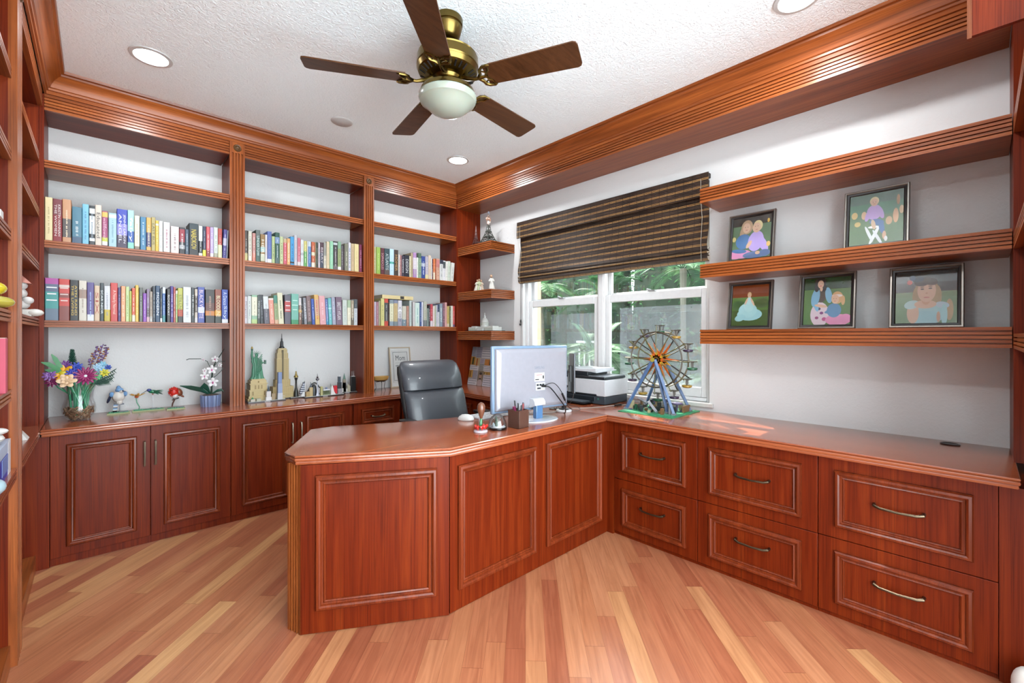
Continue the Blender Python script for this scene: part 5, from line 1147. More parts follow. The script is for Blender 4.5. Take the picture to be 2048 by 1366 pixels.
m = MB(flat('1c7c54', .35)); m.ell((.026, 0, .128), (.030, .014, .013), 10, 6, Matrix.Rotation(.15, 3, 'Y')); m.use(flat('3c4c8c', .35)); m.ell((.002, 0, .140), (.014, .012, .011), 10, 6); part('body', m, hb, local=True)
m = MB(flat('1c3c3c', .35)); m.cyl((-.008, 0, .139), (-.042, 0, .116), .0028, .0012, 6); part('beak', m, hb, local=True)
for s in (-1, 1):
    m = MB(flat('1c6c4c', .35))
    for i in range(5): R = Matrix.Rotation(s*(.35+.13*i), 3, 'Z') @ Matrix.Rotation(.12*i, 3, 'Y'); m.ell(Vector((.020, s*.006, .134))+R @ Vector((.034, 0, 0)), (.034-.003*i, .006, .0022), 8, 4, R)
    part('wing', m, hb, local=True)
m = MB(flat('1c5c48', .35)); m.ell((.062, 0, .114), (.020, .012, .004), 8, 4, Matrix.Rotation(.5, 3, 'Y')); part('tail', m, hb, local=True)
m = MB(flat('c8ccd0', .2)); m.cyl((.022, 0, .010), (.022, 0, .118), .0018, n=6); m.use(flat('8c3c2c', .5)); m.box(.018, .026, -.004, .004, .106, .118); part('clear_rod', m, hb, local=True)
rb = thing('toy_bird', 'toy brick robin with red breast on a tan plate', 'toy bird', (.400, 3.905, ZT))
plate(rb, .105, .062)
m = MB(flat('d8281c', .4)); m.ell((-.010, -.006, .122), (.028, .024, .034), 12, 8)
random.seed(2)
for i in range(60):
    v = Vector((random.gauss(-.3, 1), -abs(random.gauss(0, 1)), random.gauss(.3, 1))).normalized(); c = Vector((-.010, -.006, .122))+Vector((v.x*.028, v.y*.024, v.z*.034)); m.cyl(c, c+v*.006, .003, .001, 5)
b_ = part('breast', m, rb, local=True)
m = MB(flat('e4dcd8', .4)); m.ell((-.004, -.012, .094), (.018, .018, .018), 10, 6); part('belly', m, rb, local=True)
m = MB(flat('8c4c30', .45)); m.ell((.018, .006, .118), (.022, .022, .032), 10, 7, Matrix.Rotation(-.5, 3, 'Y')); m.ell((.038, .008, .088), (.016, .012, .007), 8, 5, Matrix.Rotation(.7, 3, 'Y')); part('wing', m, rb, local=True)
m = MB(flat('3c2420', .5)); m.cyl((-.036, -.016, .130), (-.046, -.022, .127), .004, .001, 6); m.ell((-.026, -.026, .136), .0035, 6, 4); part('beak', m, rb, local=True)
m = MB(flat('5c3424', .5)); m.tube([(-.02, 0, .018), (-.016, 0, .04), (-.008, 0, .06), (-.004, -.004, .080)], [.004, .005, .005, .006], 7); m.tube([(-.02, 0, .064), (.02, 0, .078)], .004, 6); m.use(flat('202028', .4)); m.ell((.0, -.006, .074), (.018, .008, .006), 8, 5); part('branch', m, rb, local=True)
# orchid
oc = thing('orchid_pot', 'white toy brick orchid in a ribbed blue grey pot', 'potted orchid', (.605, 3.890, ZT))
m = MB(flat('7c8cb4', .4)); L = []
for z, k in ((0, .92), (.01, .95), (.078, 1), (.082, 1)): L.append([((.060+.005*(i % 2))*k*cos(2*pi*i/36), (.060+.005*(i % 2))*k*sin(2*pi*i/36), z) for i in range(36)])
m.loops(L); m.use(flat('5c4c44', .7)); m.lathe([(0, .0822), (.052, .0822), (.04, .088), (0, .09)], 20, cap=False); part('ribbed_pot', m, oc, local=True)
for P, W in (([(-.01, 0, .09), (-.06, -.01, .125), (-.12, -.02, .145), (-.185, -.03, .165)], (.01, .024, .022, .004)), ([(0, 0, .09), (-.02, -.02, .13), (-.045, -.03, .155), (-.07, -.035, .14)], (.01, .030, .03, .008)), ([(.01, 0, .09), (.04, -.01, .11), (.065, -.02, .115), (.08, -.02, .10)], (.008, .016, .014, .004))):
    m = MB(flat('1c5444', .3)); L = []
    for p, w in zip(P, W): p = Vector(p); L.append([tuple(p+Vector((0, -w*.5, w*.8))), tuple(p+Vector((0, -.004, -.002))), tuple(p+Vector((0, w*.5, -w*.7))), tuple(p+Vector((0, .002, .003)))])
    m.loops(L); part('leaf', m, oc, local=True)
m = MB(flat('1c3428', .4)); m.tube([(.005, 0, .085), (.008, 0, .20), (.012, 0, .27), (.03, .0, .32), (.07, .0, .39), (.085, 0, .42)], [.007, .006, .005, .004, .003, .002], 7); m.tube([(.008, 0, .26), (-.02, 0, .33), (-.06, 0, .35), (-.13, 0, .352), (-.145, 0, .345)], .0028, 6); m.tube([(.008, 0, .2), (.04, 0, .225), (.07, 0, .26), (.078, 0, .28)], .0025, 6); m.tube([(.02, 0, .29), (.05, 0, .33), (.09, 0, .325)], .002, 6); part('flower_stem', m, oc, local=True)
for c, s in (((.012, -.012, .175), 1), ((.006, -.012, .268), .95), ((-.038, -.008, .222), .8), ((.026, -.006, .345), .7), ((-.045, 0, .345), .45), ((.058, 0, .30), .45), ((-.036, .0, .262), .5)):
    m = MB(flat('f0ecec', .35)); q = Vector((-.2, -1, .15)).normalized().to_track_quat('Z', 'Y').to_matrix()
    for a in (90, 18, 162, -54, 234): R = q @ Matrix.Rotation(radians(a), 3, 'Z') @ Matrix.Rotation(-.2, 3, 'Y'); m.ell(Vector(c)+R @ Vector((.019*s, 0, 0)), (.018*s, .012*s, .003), 10, 4, R)
    m.use(flat('d868a4', .4)); m.ell(Vector(c)+q @ Vector((0, -.003, .005)), (.006*s, .010*s, .005), 8, 5, q); part('blossom', m, oc, local=True)

# ------------------------------------------------------------------ statue and skyscraper models
TAN, TAN2, GRN = flat('d4bc84', .45), flat('a8905c', .5), flat('5c9c7c', .45)
st = thing('statue_model', 'toy brick green torch-bearing statue on a tan pedestal', 'model', (.925, 3.955, ZT))
m = MB(flat('141414', .4)); m.box(-.088, .088, -.075, .075, 0, .008); part('base', m, st, local=True)
m = MB(TAN)
for z0, z1, w in ((.008, .026, .080), (.026, .045, .072), (.045, .085, .064), (.085, .092, .068), (.092, .135, .058), (.135, .142, .064), (.142, .165, .056), (.165, .176, .048)): m.box(-w, w, -w*.85, w*.85, z0, z1)
m.use(TAN2)
for x in (-.022, 0, .022): m.box(x-.005, x+.005, -.0505, -.045, .098, .128)
m.box(-.045, -.036, -.058, -.04, .05, .08); m.box(.036, .045, -.058, -.04, .05, .08); m.ell((0, -.052, .155), (.006, .003, .006)); part('pedestal', m, st, local=True)
m = MB(GRN); L = []
for z, rx, ry, cx in ((.176, .048, .034, 0), (.182, .042, .032, 0), (.20, .036, .028, .002), (.25, .032, .026, 0), (.285, .026, .022, -.002), (.31, .030, .020, -.006), (.333, .024, .016, -.010), (.346, .010, .010, -.008), (.352, .009, .009, -.006)):
    L.append([(cx+rx*(1+.16*(i % 2))*cos(2*pi*i/26), ry*(1+.16*(i % 2))*sin(2*pi*i/26), z) for i in range(26)])
m.loops(L); m.ell((-.004, -.002, .364), (.012, .013, .016), 12, 8); m.tube([(-.030, 0, .33), (-.038, -.002, .36), (-.036, -.002, .40)], [.010, .008, .006], 8); m.tube([(.018, -.004, .33), (.034, -.014, .30), (.05, -.02, .305)], [.009, .008, .006], 8)
for i in range(9): z = .19+i*.015; m.tube([(-.030+i*.004, -.030, z), (.0, -.034, z+.02), (.03, -.026, z+.06)], .003, 5)
part('figure', m, st, local=True)
m = MB(GRN)
for i in range(7): a = radians(-10+33*i); m.cyl((-.004+.010*cos(a), -.002, .374+.006*sin(a)), (-.004+.034*cos(a), -.004, .376+.026*sin(a)), .0022, .0006, 5)
part('crown', m, st, local=True)
m = MB(flat('3c6c58', .4)); m.cyl((-.036, -.002, .40), (-.036, -.002, .412), .006, .009, 8); m.use(flat('c8a85c', .4)); m.lathe([(0, .412), (.007, .414), (.008, .422), (0, .436)], 8, (-.036, -.002, 0), cap=False); part('torch', m, st, local=True)
m = MB(flat('3c6c58', .4)); m.box(.048, .058, -.034, -.006, .292, .322); part('tablet', m, st, local=True)
es = thing('skyscraper_model', 'tall tan toy brick art deco skyscraper with a black spire', 'model', (1.112, 3.975, ZT))
m = MB(flat('141414', .4)); m.box(-.10, .10, -.06, .06, 0, .008); part('base', m, es, local=True)
m = MB(TAN)
for z0, z1, w in ((.008, .045, .092), (.045, .10, .078), (.10, .155, .056), (.155, .33, .046), (.33, .375, .042), (.375, .405, .036), (.405, .415, .030)):
    m.use(TAN); m.box(-w, w, -w*.62, w*.62, z0, z1); m.use(TAN2); n = int(w*2/.0075)
    for i in range(n): x = -w+(i+.5)*2*w/n; m.box(x-.0009, x+.0009, -w*.62-.0008, -w*.62+.001, z0+.002, z1-.001)
    for j in range(int((z1-z0)/.011)): m.box(-w-.0005, w+.0005, -w*.62-.0006, w*.62, z0+.011*(j+.9), z0+.011*(j+.9)+.001)
m.use(flat('6c5c34', .5)); m.box(-.006, .006, -.0305, -.02, .16, .40); part('tower', m, es, local=True)
m = MB(flat('26262a', .4)); m.lathe([(0, .415), (.022, .415), (.020, .425), (.013, .43), (.011, .47), (.007, .474), (.006, .495), (.003, .497), (.0015, .535), (0, .535)], 12, cap=False); part('spire', m, es, local=True)
def skyline(label, x, y, w, rz=0):
    t = thing('skyline_model', label, 'model', (x, y, ZT), rz, group='toy brick city skylines')
    m = MB(flat('141418', .3)); m.box(-w/2, w/2, -.022, .022, 0, .008); m.use(flat('c8c8c4', .4)); m.box(-w/2+.002, w/2-.002, -.020, .020, .008, .011)
    m.use(flat('d8d8d8', .4)); m.box(-.02, .02, -.0226, -.0215, .002, .006); part('base', m, t, local=True); return t
def tower(t, x, w, h, hx, name='tower', y=0, stripes=None, top=None, d=None):
    m = MB(flat(hx, .4)); d = d or w; m.box(x-w/2, x+w/2, y-d/2, y+d/2, .0112, .011+h)
    if stripes:
        m.use(flat(stripes, .4))
        for j in range(int(h/.010)): m.box(x-w/2-.0006, x+w/2+.0006, y-d/2-.0006, y+d/2, .011+.01*j+.003, .011+.01*j+.0055)
    if top: m.use(flat(top[0], .4)); m.cyl((x, y, .011+h), (x, y, .011+h+top[1]), top[2], .0008, 8)
    part(name, m, t, local=True)
s1 = skyline('small skyline strip in front with a white tower and a blue glass tower', .968, 3.845, .265)
tower(s1, .010, .030, .070, 'ece8e8', stripes='c8c4c4', top=('50606c', .045, .009)); tower(s1, .010, .040, .025, 'f0eeee', d=.034)
tower(s1, .092, .032, .125, 'a4b4d4', stripes='8494bc'); tower(s1, .092, .027, .215, '7c90bc', top=None); tower(s1, .092, .036, .05, 'd0d4dc', d=.034)
tower(s1, .045, .026, .05, 'b49c78', stripes='8c7c5c'); tower(s1, -.06, .03, .02, 'b8b8a0'); tower(s1, -.10, .03, .018, 'd0c8b8', top=('3ca070', .015, .01)); tower(s1, .118, .02, .03, 'c8bc98')
s2 = skyline('black skyline strip with a dark stalk tower, arched bridge and sails', 1.290, 3.905, .270)
m = MB(flat('20221c', .4)); m.lathe([(0, .011), (.020, .011), (.017, .05), (.007, .09), (.007, .145), (.013, .165), (.015, .168), (0, .17)], 14, (-.088, 0, 0), cap=False); m.use(flat('9c8444', .35, .5)); m.lathe([(0, .17), (.017, .172), (.016, .185), (.010, .188), (.008, .20), (.006, .202), (.005, .222), (0, .224)], 14, (-.088, 0, 0), cap=False); m.use(flat('c8dcdc', .4)); m.cyl((-.088, 0, .22), (-.088, 0, .255), .001, n=5); part('stalk_tower', m, s2, local=True)
m = MB()
for j in range(11):
    m.use(flat('e4e8f0' if j % 2 else '2c3050', .4)); f = j/10; m.box(-.060+.026*f**1.6, -.020, -.010, .010, .03+j*.0085, .0385+j*.0085)
m.use(flat('f0f0f0', .4)); m.box(-.022, -.018, -.011, .011, .02, .135); m.cyl((-.02, 0, .13), (-.02, 0, .17), .0012, n=5); part('sail_tower', m, s2, local=True)
m = MB(flat('f4f4f4', .35)); m.lathe([(0, .011), (.030, .011), (.026, .022), (.018, .03), (.014, .045), (0, .05)], 8, (-.030, -.012, 0), cap=False); part('domed_hall', m, s2, local=True)
m = MB(flat('242420', .45)); n = 14; m.tube([(.0+.105*i/n, .008, .03+.085*sin(pi*i/n*.85)) for i in range(n+1)], .005, 6)
for i in range(2, n, 2): m.cyl((.105*i/n, .008, .02), (.105*i/n, .008, .03+.085*sin(pi*i/n*.85)), .0012, n=4)
m.box(-.01, .115, .002, .014, .018, .023); part('arch_bridge', m, s2, local=True)
s3 = skyline('skyline strip with a ball-topped needle tower and a red-fronted block', 1.412, 3.845, .330)
tower(s3, -.112, .024, .075, 'd4c090', stripes='b8a070', top=('4c5460', .045, .011)); tower(s3, -.140, .028, .04, 'c8ac78', stripes='8c744c', d=.034)
m = MB(flat('14181c', .35)); m.lathe([(0, .011), (.022, .011), (.024, .045), (.018, .085), (.008, .108), (0, .112)], 12, (-.085, .008, 0), cap=False); part('dark_egg_tower', m, s3, local=True)
m = MB(flat('c8ccdc', .3, .2)); m.lathe([(0, .011), (.018, .011), (.006, .05), (.004, .06), (.004, .14), (0, .14)], 12, (-.060, -.004, 0), cap=False); m.use(flat('84848c', .25, .6)); m.ell((-.060, -.004, .150), (.014, .014, .012), 14, 8); m.use(flat('3c2c34', .4)); m.ell((-.060, -.004, .168), (.008, .008, .007)); m.cyl((-.060, -.004, .17), (-.060, -.004, .198), .003, .001, 6); part('needle_tower', m, s3, local=True)
tower(s3, -.026, .018, .075, 'c8c48c', stripes='98985c')
m = MB(flat('84906c', .45)); m.box(-.014, .044, -.012, .012, .011, .02)
for i in range(6): m.box(-.012+i*.010, -.008+i*.010, -.012, .012, .02, .05)
m.use(flat('d8dce4', .4)); m.box(-.014, .044, -.012, .012, .05, .062); m.use(flat('6c7ca0', .4)); m.box(.008, .022, -.006, .006, .062, .074); part('gatehouse', m, s3, local=True)
m = MB(flat('f0eeec', .35)); m.prism([(.050, .011), (.092, .011), (.078, .035), (.066, .085), (.060, .088), (.052, .07)], 'y', -.014, .010); part('white_sail', m, s3, local=True)
m = MB(flat('d02c38', .35)); m.prism([(.080, .03), (.104, .012), (.104, .085), (.076, .085), (.072, .06)], 'y', -.012, .012); part('red_block', m, s3, local=True)
m = MB(flat('3c7c58', .4)); m.cyl((.056, .01, .07), (.056, .01, .105), .003, .001, 6); part('thin_spire', m, s3, local=True)
tower(s3, .128, .036, .045, 'b0acb0', stripes='787880', d=.03); tower(s3, .128, .028, .10, '2c3038', stripes='50545c'); tower(s3, .126, .020, .150, '343c48', stripes='6c7c8c', top=('e8e8e8', .018, .009))
s4 = skyline('rear skyline strip with a brown tower and a black twin-antenna tower', 1.640, 3.935, .185)
tower(s4, -.072, .020, .055, 'd4ccbc', stripes='a49c8c'); tower(s4, -.020, .022, .085, '5c3420'); tower(s4, -.020, .022, .115, 'a49884', top=('54806c', .055, .013)); tower(s4, -.042, .022, .035, 'dcd8d0'); tower(s4, .018, .026, .052, 'd4ccb4', stripes='a49c84', top=('c8c0a8', .02, .01)); tower(s4, .002, .018, .03, 'e8e4dc')
m = MB(flat('08090a', .35)); m.loops([[(.060+a*sx, a*.8*sy, z) for sx, sy in ((-1, -1), (1, -1), (1, 1), (-1, 1))] for z, a in ((.0112, .021), (.145, .017))]); m.use(flat('e8e8e8', .4)); m.box(.044, .076, -.013, .013, .145, .149); m.cyl((.052, 0, .149), (.052, 0, .195), .0022, .001, 6); m.cyl((.068, 0, .149), (.068, 0, .195), .0022, .001, 6); part('antenna_tower', m, s4, local=True)

# ------------------------------------------------------------------ right bay: bowl, sign, collage board
bw = thing('bowl', 'oval straw-coloured bowl on a curled wire stand', 'bowl', (1.935, 3.86, ZT))
m = MB(flat('d0a458', .45, 0, .2)); m.x = Matrix.Diagonal((1.25, .8, 1, 1)); m.lathe([(0, .088), (.03, .090), (.055, .105), (.064, .128), (.066, .136), (.062, .137), (.058, .128), (.048, .112), (.025, .100), (0, .098)], 32, cap=False); m.use(flat('6c5038', .5)); m.lathe([(0, .0865), (.031, .0885), (.052, .099), (.046, .098), (0, .091)], 28, cap=False); part('dish', m, bw, local=True)
m = MB(flat('202024', .4, .5))
for a in (20, 140, 260):
    c, s = cos(radians(a)), sin(radians(a)); m.tube([(.012*c, .01*s, .086), (.045*c, .035*s, .083), (.060*c, .045*s, .095), (.050*c, .04*s, .06), (.045*c, .035*s, .03), (.060*c, .045*s, .002)], .0022, 6)
part('wire_stand', m, bw, local=True)
sg_ = thing('letter_board_sign', 'white framed sign reading Mom in script leaning on the wall behind the chair', 'framed sign', (2.235, 4.00, ZT))
sg_.rotation_euler = (radians(-7), 0, 0)
m = MB(flat('d8c4a8', .5)); m.ring(-.118, .118, 0, .405, [(0, .012), (0, -.004), (.010, -.004), (.012, .004)]); part('frame', m, sg_, local=True)
m = MB(flat('eeeeec', .5)); m.box(-.108, .108, .003, .006, .010, .395); m.use(flat('e4e4e2', .4)); m.box(-.088, .088, -.001, .003, .05, .37); m.use(flat('3c3e44', .5)); m.ring(-.080, .080, .07, .355, [(0, -.0012), (0, -.0018), (.003, -.0018), (.003, -.0012)])
put_text(m, 'Mom', Matrix.Translation((0, -.0022, .295)) @ Matrix.Rotation(pi/2, 4, 'X'), .105, .052); m.box(-.06, .06, -.0018, -.001, .244, .2455)
for i in range(9): m.box(-.052+i*.012, -.046+i*.012, -.0018, -.001, .208, .224) if i not in (3, 6) else None
part('sign_panel', m, sg_, local=True)
cb_ = thing('collage_board', 'collage board of notes and a man\'s portrait on the corner worktop', 'board', (2.875, 3.55, ZT+.0005))
cb_.rotation_euler = (radians(-11), 0, radians(-90))
m = MB(flat('b8b0ac', .6)); m.box(-.205, .205, .0, .022, 0, .405)
random.seed(8); tiles = []
for (u0, u1, v0, v1, hx, rows) in ((-.205, -.13, .30, .405, 'a4a4ac', 6), (-.13, -.03, .29, .405, 'a09ca8', 6), (-.04, .15, .29, .400, 'd8d0d0', 4), (.15, .205, .14, .36, '8c7c34', 0), (-.205, -.13, .21, .30, 'c08c3c', 0), (-.13, -.05, .20, .29, 'c8b080', 0), (-.05, .02, .23, .28, 'b8a8b0', 4), (.03, .16, .215, .28, 'c8843c', 0), (-.205, -.06, .155, .21, 'e4dee0', 2), (-.05, .03, .155, .23, 'a8a49c', 4), (.02, .205, .15, .21, 'e0dadc', 3), (-.205, -.14, .075, .155, 'c8903c', 0), (-.14, -.06, .06, .155, 'b4b0b8', 6), (.03, .17, .115, .15, 'b88c3c', 0), (.04, .205, .0, .12, 'd8d4dc', 5), (-.205, -.05, .0, .06, 'dcd8dc', 2)):
    m.use(flat(hx, .6)); m.box(u0+.001, u1-.001, -.0016, .0005, v0+.001, v1-.001)
    if rows:
        m.use(flat('70707c', .6))
        for j in range(rows):
            v = v1-(v1-v0)*(j+.75)/(rows+.4); u = u0+.012
            while u < u1-.02: l = random.uniform(.006, .018); m.box(u, min(u+l, u1-.006), -.0021, -.0016, v, v+(v1-v0)/(rows+1)*.32); u += l+.004
    else:
        for i in range(4): m.use(flat(random.choice(('2c4c34', 'b86428', '4c4424', 'd8b468')), .6)); u = random.uniform(u0+.01, u1-.02); m.box(u, u+random.uniform(.006, .014), -.0021, -.0016, v0+.006, v1-.008)
part('note_panel', m, cb_, local=True)
m = MB(flat('8c7c68', .6)); m.box(-.050, .038, -.0024, -.0005, 0, .155); m.use(flat('c0a8a4', .6)); m.disc((-.006, .025), .040, .040, 20, -.0026); m.use(flat('c89c84', .6)); m.disc((-.008, .095), .021, .032, 18, -.0028); m.use(flat('3c2c24', .6)); m.disc((-.006, .125), .022, .014, 16, -.0030); m.disc((-.007, .072), .015, .009, 14, -.0030); m.disc((-.016, .100), .003, .002, 8, -.0031); m.disc((.001, .100), .003, .002, 8, -.0031); part('portrait_print', m, cb_, local=True, smooth=0)

# ------------------------------------------------------------------ corner shelf ornaments
def tower_souvenir(label, x, y, z, h, w, hx, rz=0):
    t = thing('tower_souvenir', label, 'souvenir', (x, y, z), rz, group='iron lattice tower souvenirs')
    m = MB(flat(hx, .4, .5)); hs = [(0, 1), (.08, .78), (.16, .62), (.24, .50), (.30, .42), (.42, .27), (.52, .20), (.66, .13), (.80, .08), (.93, .045)]
    for sx in (-1, 1):
        for sy in (-1, 1): m.tube([(sx*w/2*k, sy*w/2*k, h*q+.002) for q, k in hs], [w*.055*max(k, .3) for q, k in hs], 4)
    for (q0, k0), (q1, k1) in zip(hs, hs[1:]):
        for s in (-1, 1):
            for ax in (0, 1):
                a = (-w/2*k0, s*w/2*k0) if ax == 0 else (s*w/2*k0, -w/2*k0); b_ = (w/2*k1, s*w/2*k1) if ax == 0 else (s*w/2*k1, w/2*k1)
                c_ = (w/2*k0, s*w/2*k0) if ax == 0 else (s*w/2*k0, w/2*k0); d_ = (-w/2*k1, s*w/2*k1) if ax == 0 else (s*w/2*k1, -w/2*k1)
                m.cyl((*a, h*q0+.002), (*b_, h*q1+.002), w*.016, n=4); m.cyl((*c_, h*q0+.002), (*d_, h*q1+.002), w*.016, n=4)
    part('lattice_legs', m, t, local=True)
    for q, k in ((.24, .56), (.42, .33)):
        m = MB(flat(hx, .4, .5)); m.box(-w/2*k, w/2*k, -w/2*k, w/2*k, h*q, h*(q+.022)); part('platform', m, t, local=True)
    m = MB(flat(hx, .4, .5)); m.box(-w*.04, w*.04, -w*.04, w*.04, h*.91, h*.945); m.cyl((0, 0, h*.94), (0, 0, h), w*.02, w*.004, 6); part('tip', m, t, local=True); return t
tower_souvenir('slim coppery lattice tower souvenir at the left of the top corner shelf', 2.90, 3.64, 2.2162, .25, .085, '8c6c68')
big = tower_souvenir('wide silvery lattice tower souvenir wearing a jewelled ornament', 2.87, 3.40, 2.2162, .30, .150, '6c7068')
orn = thing('hanging_ornament', 'cream and gold filigree ornament hooked over the larger lattice tower', 'ornament', (2.855, 3.37, 2.2162))
m = MB(flat('ecdcd4', .4)); m.ell((-.02, -.01, .205), (.018, .018, .02)); part('pearl', m, orn, local=True)
m = MB(flat('d8a48c', .35, .4))
for i in range(5):
    a = radians(30*(i-2)); c = Vector((-.02+.026*sin(a), -.012, .235+.014*cos(a))); m.tube([tuple(c+Vector((.009*cos(t*pi/6), 0, .014*sin(t*pi/6)))) for t in range(12)], .0022, 5, closed=True)
m.tube([(-.035, -.012, .20), (-.045, -.012, .225), (-.04, -.012, .25), (-.03, -.012, .27), (-.02, -.012, .285), (-.01, -.012, .27), (.0, -.012, .25), (.005, -.012, .225), (-.005, -.012, .20)], .0024, 5); part('filigree', m, orn, local=True)
m = MB(flat('b8bcc8', .15, .6)); m.ell((-.015, -.012, .305), (.009, .009, .018), 8, 5); m.tube([(-.02, -.012, .32), (-.035, -.02, .31), (-.052, -.03, .29)], .0014, 5); part('crystal', m, orn, local=True)
def figurine(label, x, y, z, people, rz=0):
    t = thing('figurine', label, 'figurine', (x, y, z), rz, group='cream carved figurines')
    for (dx, dy, h, hx, lean) in people:
        m = MB(flat(hx, .55)); L = []
        for q, r in ((0, .024), (.10, .025), (.35, .019), (.55, .015), (.68, .017), (.76, .014), (.80, .006), (.83, .005)): L.append([(dx+lean*q*h+r*(h/.12)*cos(2*pi*i/14), dy+r*.8*(h/.12)*sin(2*pi*i/14), q*h) for i in range(14)])
        m.loops(L); s = h/.12
        m.tube([(dx+lean*.7*h-.013*s, dy, .72*h), (dx+lean*.6*h-.02*s, dy-.012*s, .58*h), (dx+lean*.55*h-.002*s, dy-.022*s, .56*h)], [.005*s, .0045*s, .0035*s], 6); m.tube([(dx+lean*.7*h+.013*s, dy, .72*h), (dx+lean*.6*h+.02*s, dy-.012*s, .58*h), (dx+lean*.55*h+.004*s, dy-.022*s, .58*h)], [.005*s, .0045*s, .0035*s], 6); b = part('body', m, t, local=True)
        m = MB(flat('c8a080', .55)); m.ell((dx+lean*.9*h, dy-.003*s, .90*h), (.0105*s, .011*s, .0125*s), 12, 8); m.use(flat('9c7450', .6)); m.ell((dx+lean*.9*h, dy+.003*s, .915*h), (.0112*s, .011*s, .0125*s), 12, 8); part('head', m, t, local=True)
figurine('cream figurine of a seated family leaning their heads together', 2.835, 3.505, 1.7502, ((-.03, 0, .12, 'e4dccc', .12), (.0, -.012, .125, 'c8d0a8', .0), (.030, 0, .118, 'e0c4ac', -.1), (.012, -.03, .06, 'e8e0d4', 0)), radians(-40))
figurine('single cream figurine raising its hands near the shelf edge', 2.86, 3.335, 1.7502, ((0, 0, .155, 'ece8e0', -.05),), radians(-40))
cd = thing('capitol_model', 'white toy brick domed government building on a black base', 'model', (2.90, 3.495, 1.3442), radians(-90))
m = MB(flat('141414', .4)); m.box(-.215, .215, -.09, .09, 0, .005); part('base', m, cd, local=True)
WB = flat('e6e6e0', .45); WG = flat('b0b8a0', .5)
m = MB(WB); m.box(-.195, -.075, -.06, .06, .005, .042); m.box(.075, .195, -.06, .06, .005, .042); m.box(-.08, .08, -.04, .04, .005, .046); m.box(-.05, .05, -.075, -.04, .005, .03)
m.use(WG)
for x0, x1 in ((-.190, -.08), (.08, .190), (-.07, .07)):
    n = int((x1-x0)/.011)
    for i in range(n): x = x0+(x1-x0)*(i+.5)/n; m.box(x-.0018, x+.0018, -.0612 if abs(x) > .074 else -.0412, -.05 if abs(x) > .074 else -.03, .010, .034)
m.use(WB); m.box(-.17, -.10, -.04, .04, .042, .052); m.box(.10, .17, -.04, .04, .042, .052); part('wings', m, cd, local=True)
m = MB(WB); m.lathe([(0, .046), (.045, .046), (.045, .060), (.040, .062), (.040, .085), (.044, .087), (.040, .092), (.036, .110), (.026, .128), (.014, .138), (.012, .150), (.015, .152), (.008, .160), (.003, .165), (.0015, .190), (0, .190)], 24, cap=False); m.use(WG)
for i in range(20): a = 2*pi*i/20; m.cyl((.041*cos(a), .041*sin(a), .063), (.041*cos(a), .041*sin(a), .084), .0016, n=4)
part('dome', m, cd, local=True)

# ------------------------------------------------------------------ left bookcase things
gd = thing('stacked_gourds', 'yellow and pale green ceramic gourds stacked at the left edge', 'ornament', (-.292, 2.480, 1.3975))
m = MB(flat('c8bc50', .25, 0, .5)); L = []
for k in range(9):
    a = -pi/2+pi*k/8; r = .062*max(cos(a), 0)**.8+.002; L.append([(r*(1+.04*cos(5*t))*cos(t), r*(1+.04*cos(5*t))*sin(t), .026+.025*sin(a)) for t in [2*pi*i/30 for i in range(30)]])
m.loops(L); m.use(flat('d8d8b8', .3)); m.ell((0, 0, .010), (.04, .04, .0095)); part('lower_gourd', m, gd, local=True)
m = MB(flat('e4d02c', .25, 0, .6)); m.ell((-.005, .0, .076), (.052, .054, .030), 28, 12); m.use(flat('6c5c30', .6)); m.cyl((0, 0, .10), (.004, .0, .118), .007, .004, 8); part('upper_gourd', m, gd, local=True)
sf = thing('figurine', 'stack of white and pink ceramic animals on the left bookcase', 'figurine', (-.292, 3.44, 1.3975)); sf.scale = (1.12, 1.12, 1.1)
m = MB(flat('e8e4dc', .4)); m.box(-.04, .035, -.05, .05, 0, .035); m.ell((.045, -.035, .020), (.03, .022, .018)); part('plinth', m, sf, local=True)
m = MB(flat('ece8e4', .35)); m.ell((-.005, 0, .060), (.034, .04, .026)); m.ell((.022, -.02, .078), (.02, .02, .018)); m.ell((-.008, 0, .112), (.028, .034, .026)); m.ell((-.005, 0, .150), (.026, .030, .022)); part('animals', m, sf, local=True)
m = MB(flat('dc9484', .4)); m.loops([[(-.03, -.03, .168), (.034, -.03, .158), (.034, .03, .158), (-.03, .03, .168)], [(-.02, -.01, .205), (.0, -.01, .20), (.0, .01, .20), (-.02, .01, .205)]]); m.use(flat('d8c878', .4)); m.ell((-.012, 0, .215), (.012, .012, .016)); part('roof', m, sf, local=True)
m = MB(flat('ece9e4', .5)); m.loops([[(-.05, -.055, 0), (.035, -.055, 0), (.035, .03, 0), (-.05, .03, 0)], [(-.05, -.03, .05), (.005, -.03, .05), (.005, .02, .05), (-.05, .02, .05)], [(-.045, -.012, .14), (-.03, -.012, .14), (-.03, .0, .14), (-.045, .0, .14)]])
single('white_ornament', m, 'white pyramid-like ornament on the left worktop corner', 'ornament', (-.290, 3.30, ZT+.0003))
m = MB(flat('3440b4', .4)); m.box(-.16, 0, -.30, 0, 0, .125); m.use(flat('c8d8f0', .4)); m.box(-.12, .0006, -.302, .0006, .085, .1256); m.use(flat('7c98d8', .4)); m.box(.0, .0008, -.2, -.03, .02, .08); m.use(flat('f0f0f4', .4)); m.box(-.0, .001, -.06, .001, .0, .1258); m.box(-.1, -.06, -.303, .0012, -.0, .1257) if False else None
bx = single('game_box', m, 'blue and white cardboard box on the left bookcase counter', 'box', (-.245, 2.545, ZT+.0006))
m = MB(flat('eceae6', .5)); m.ell((-.05, 0, .022), (.05, .055, .022), 16, 8); m.ell((-.02, .01, .046), (.028, .03, .012), 12, 6)
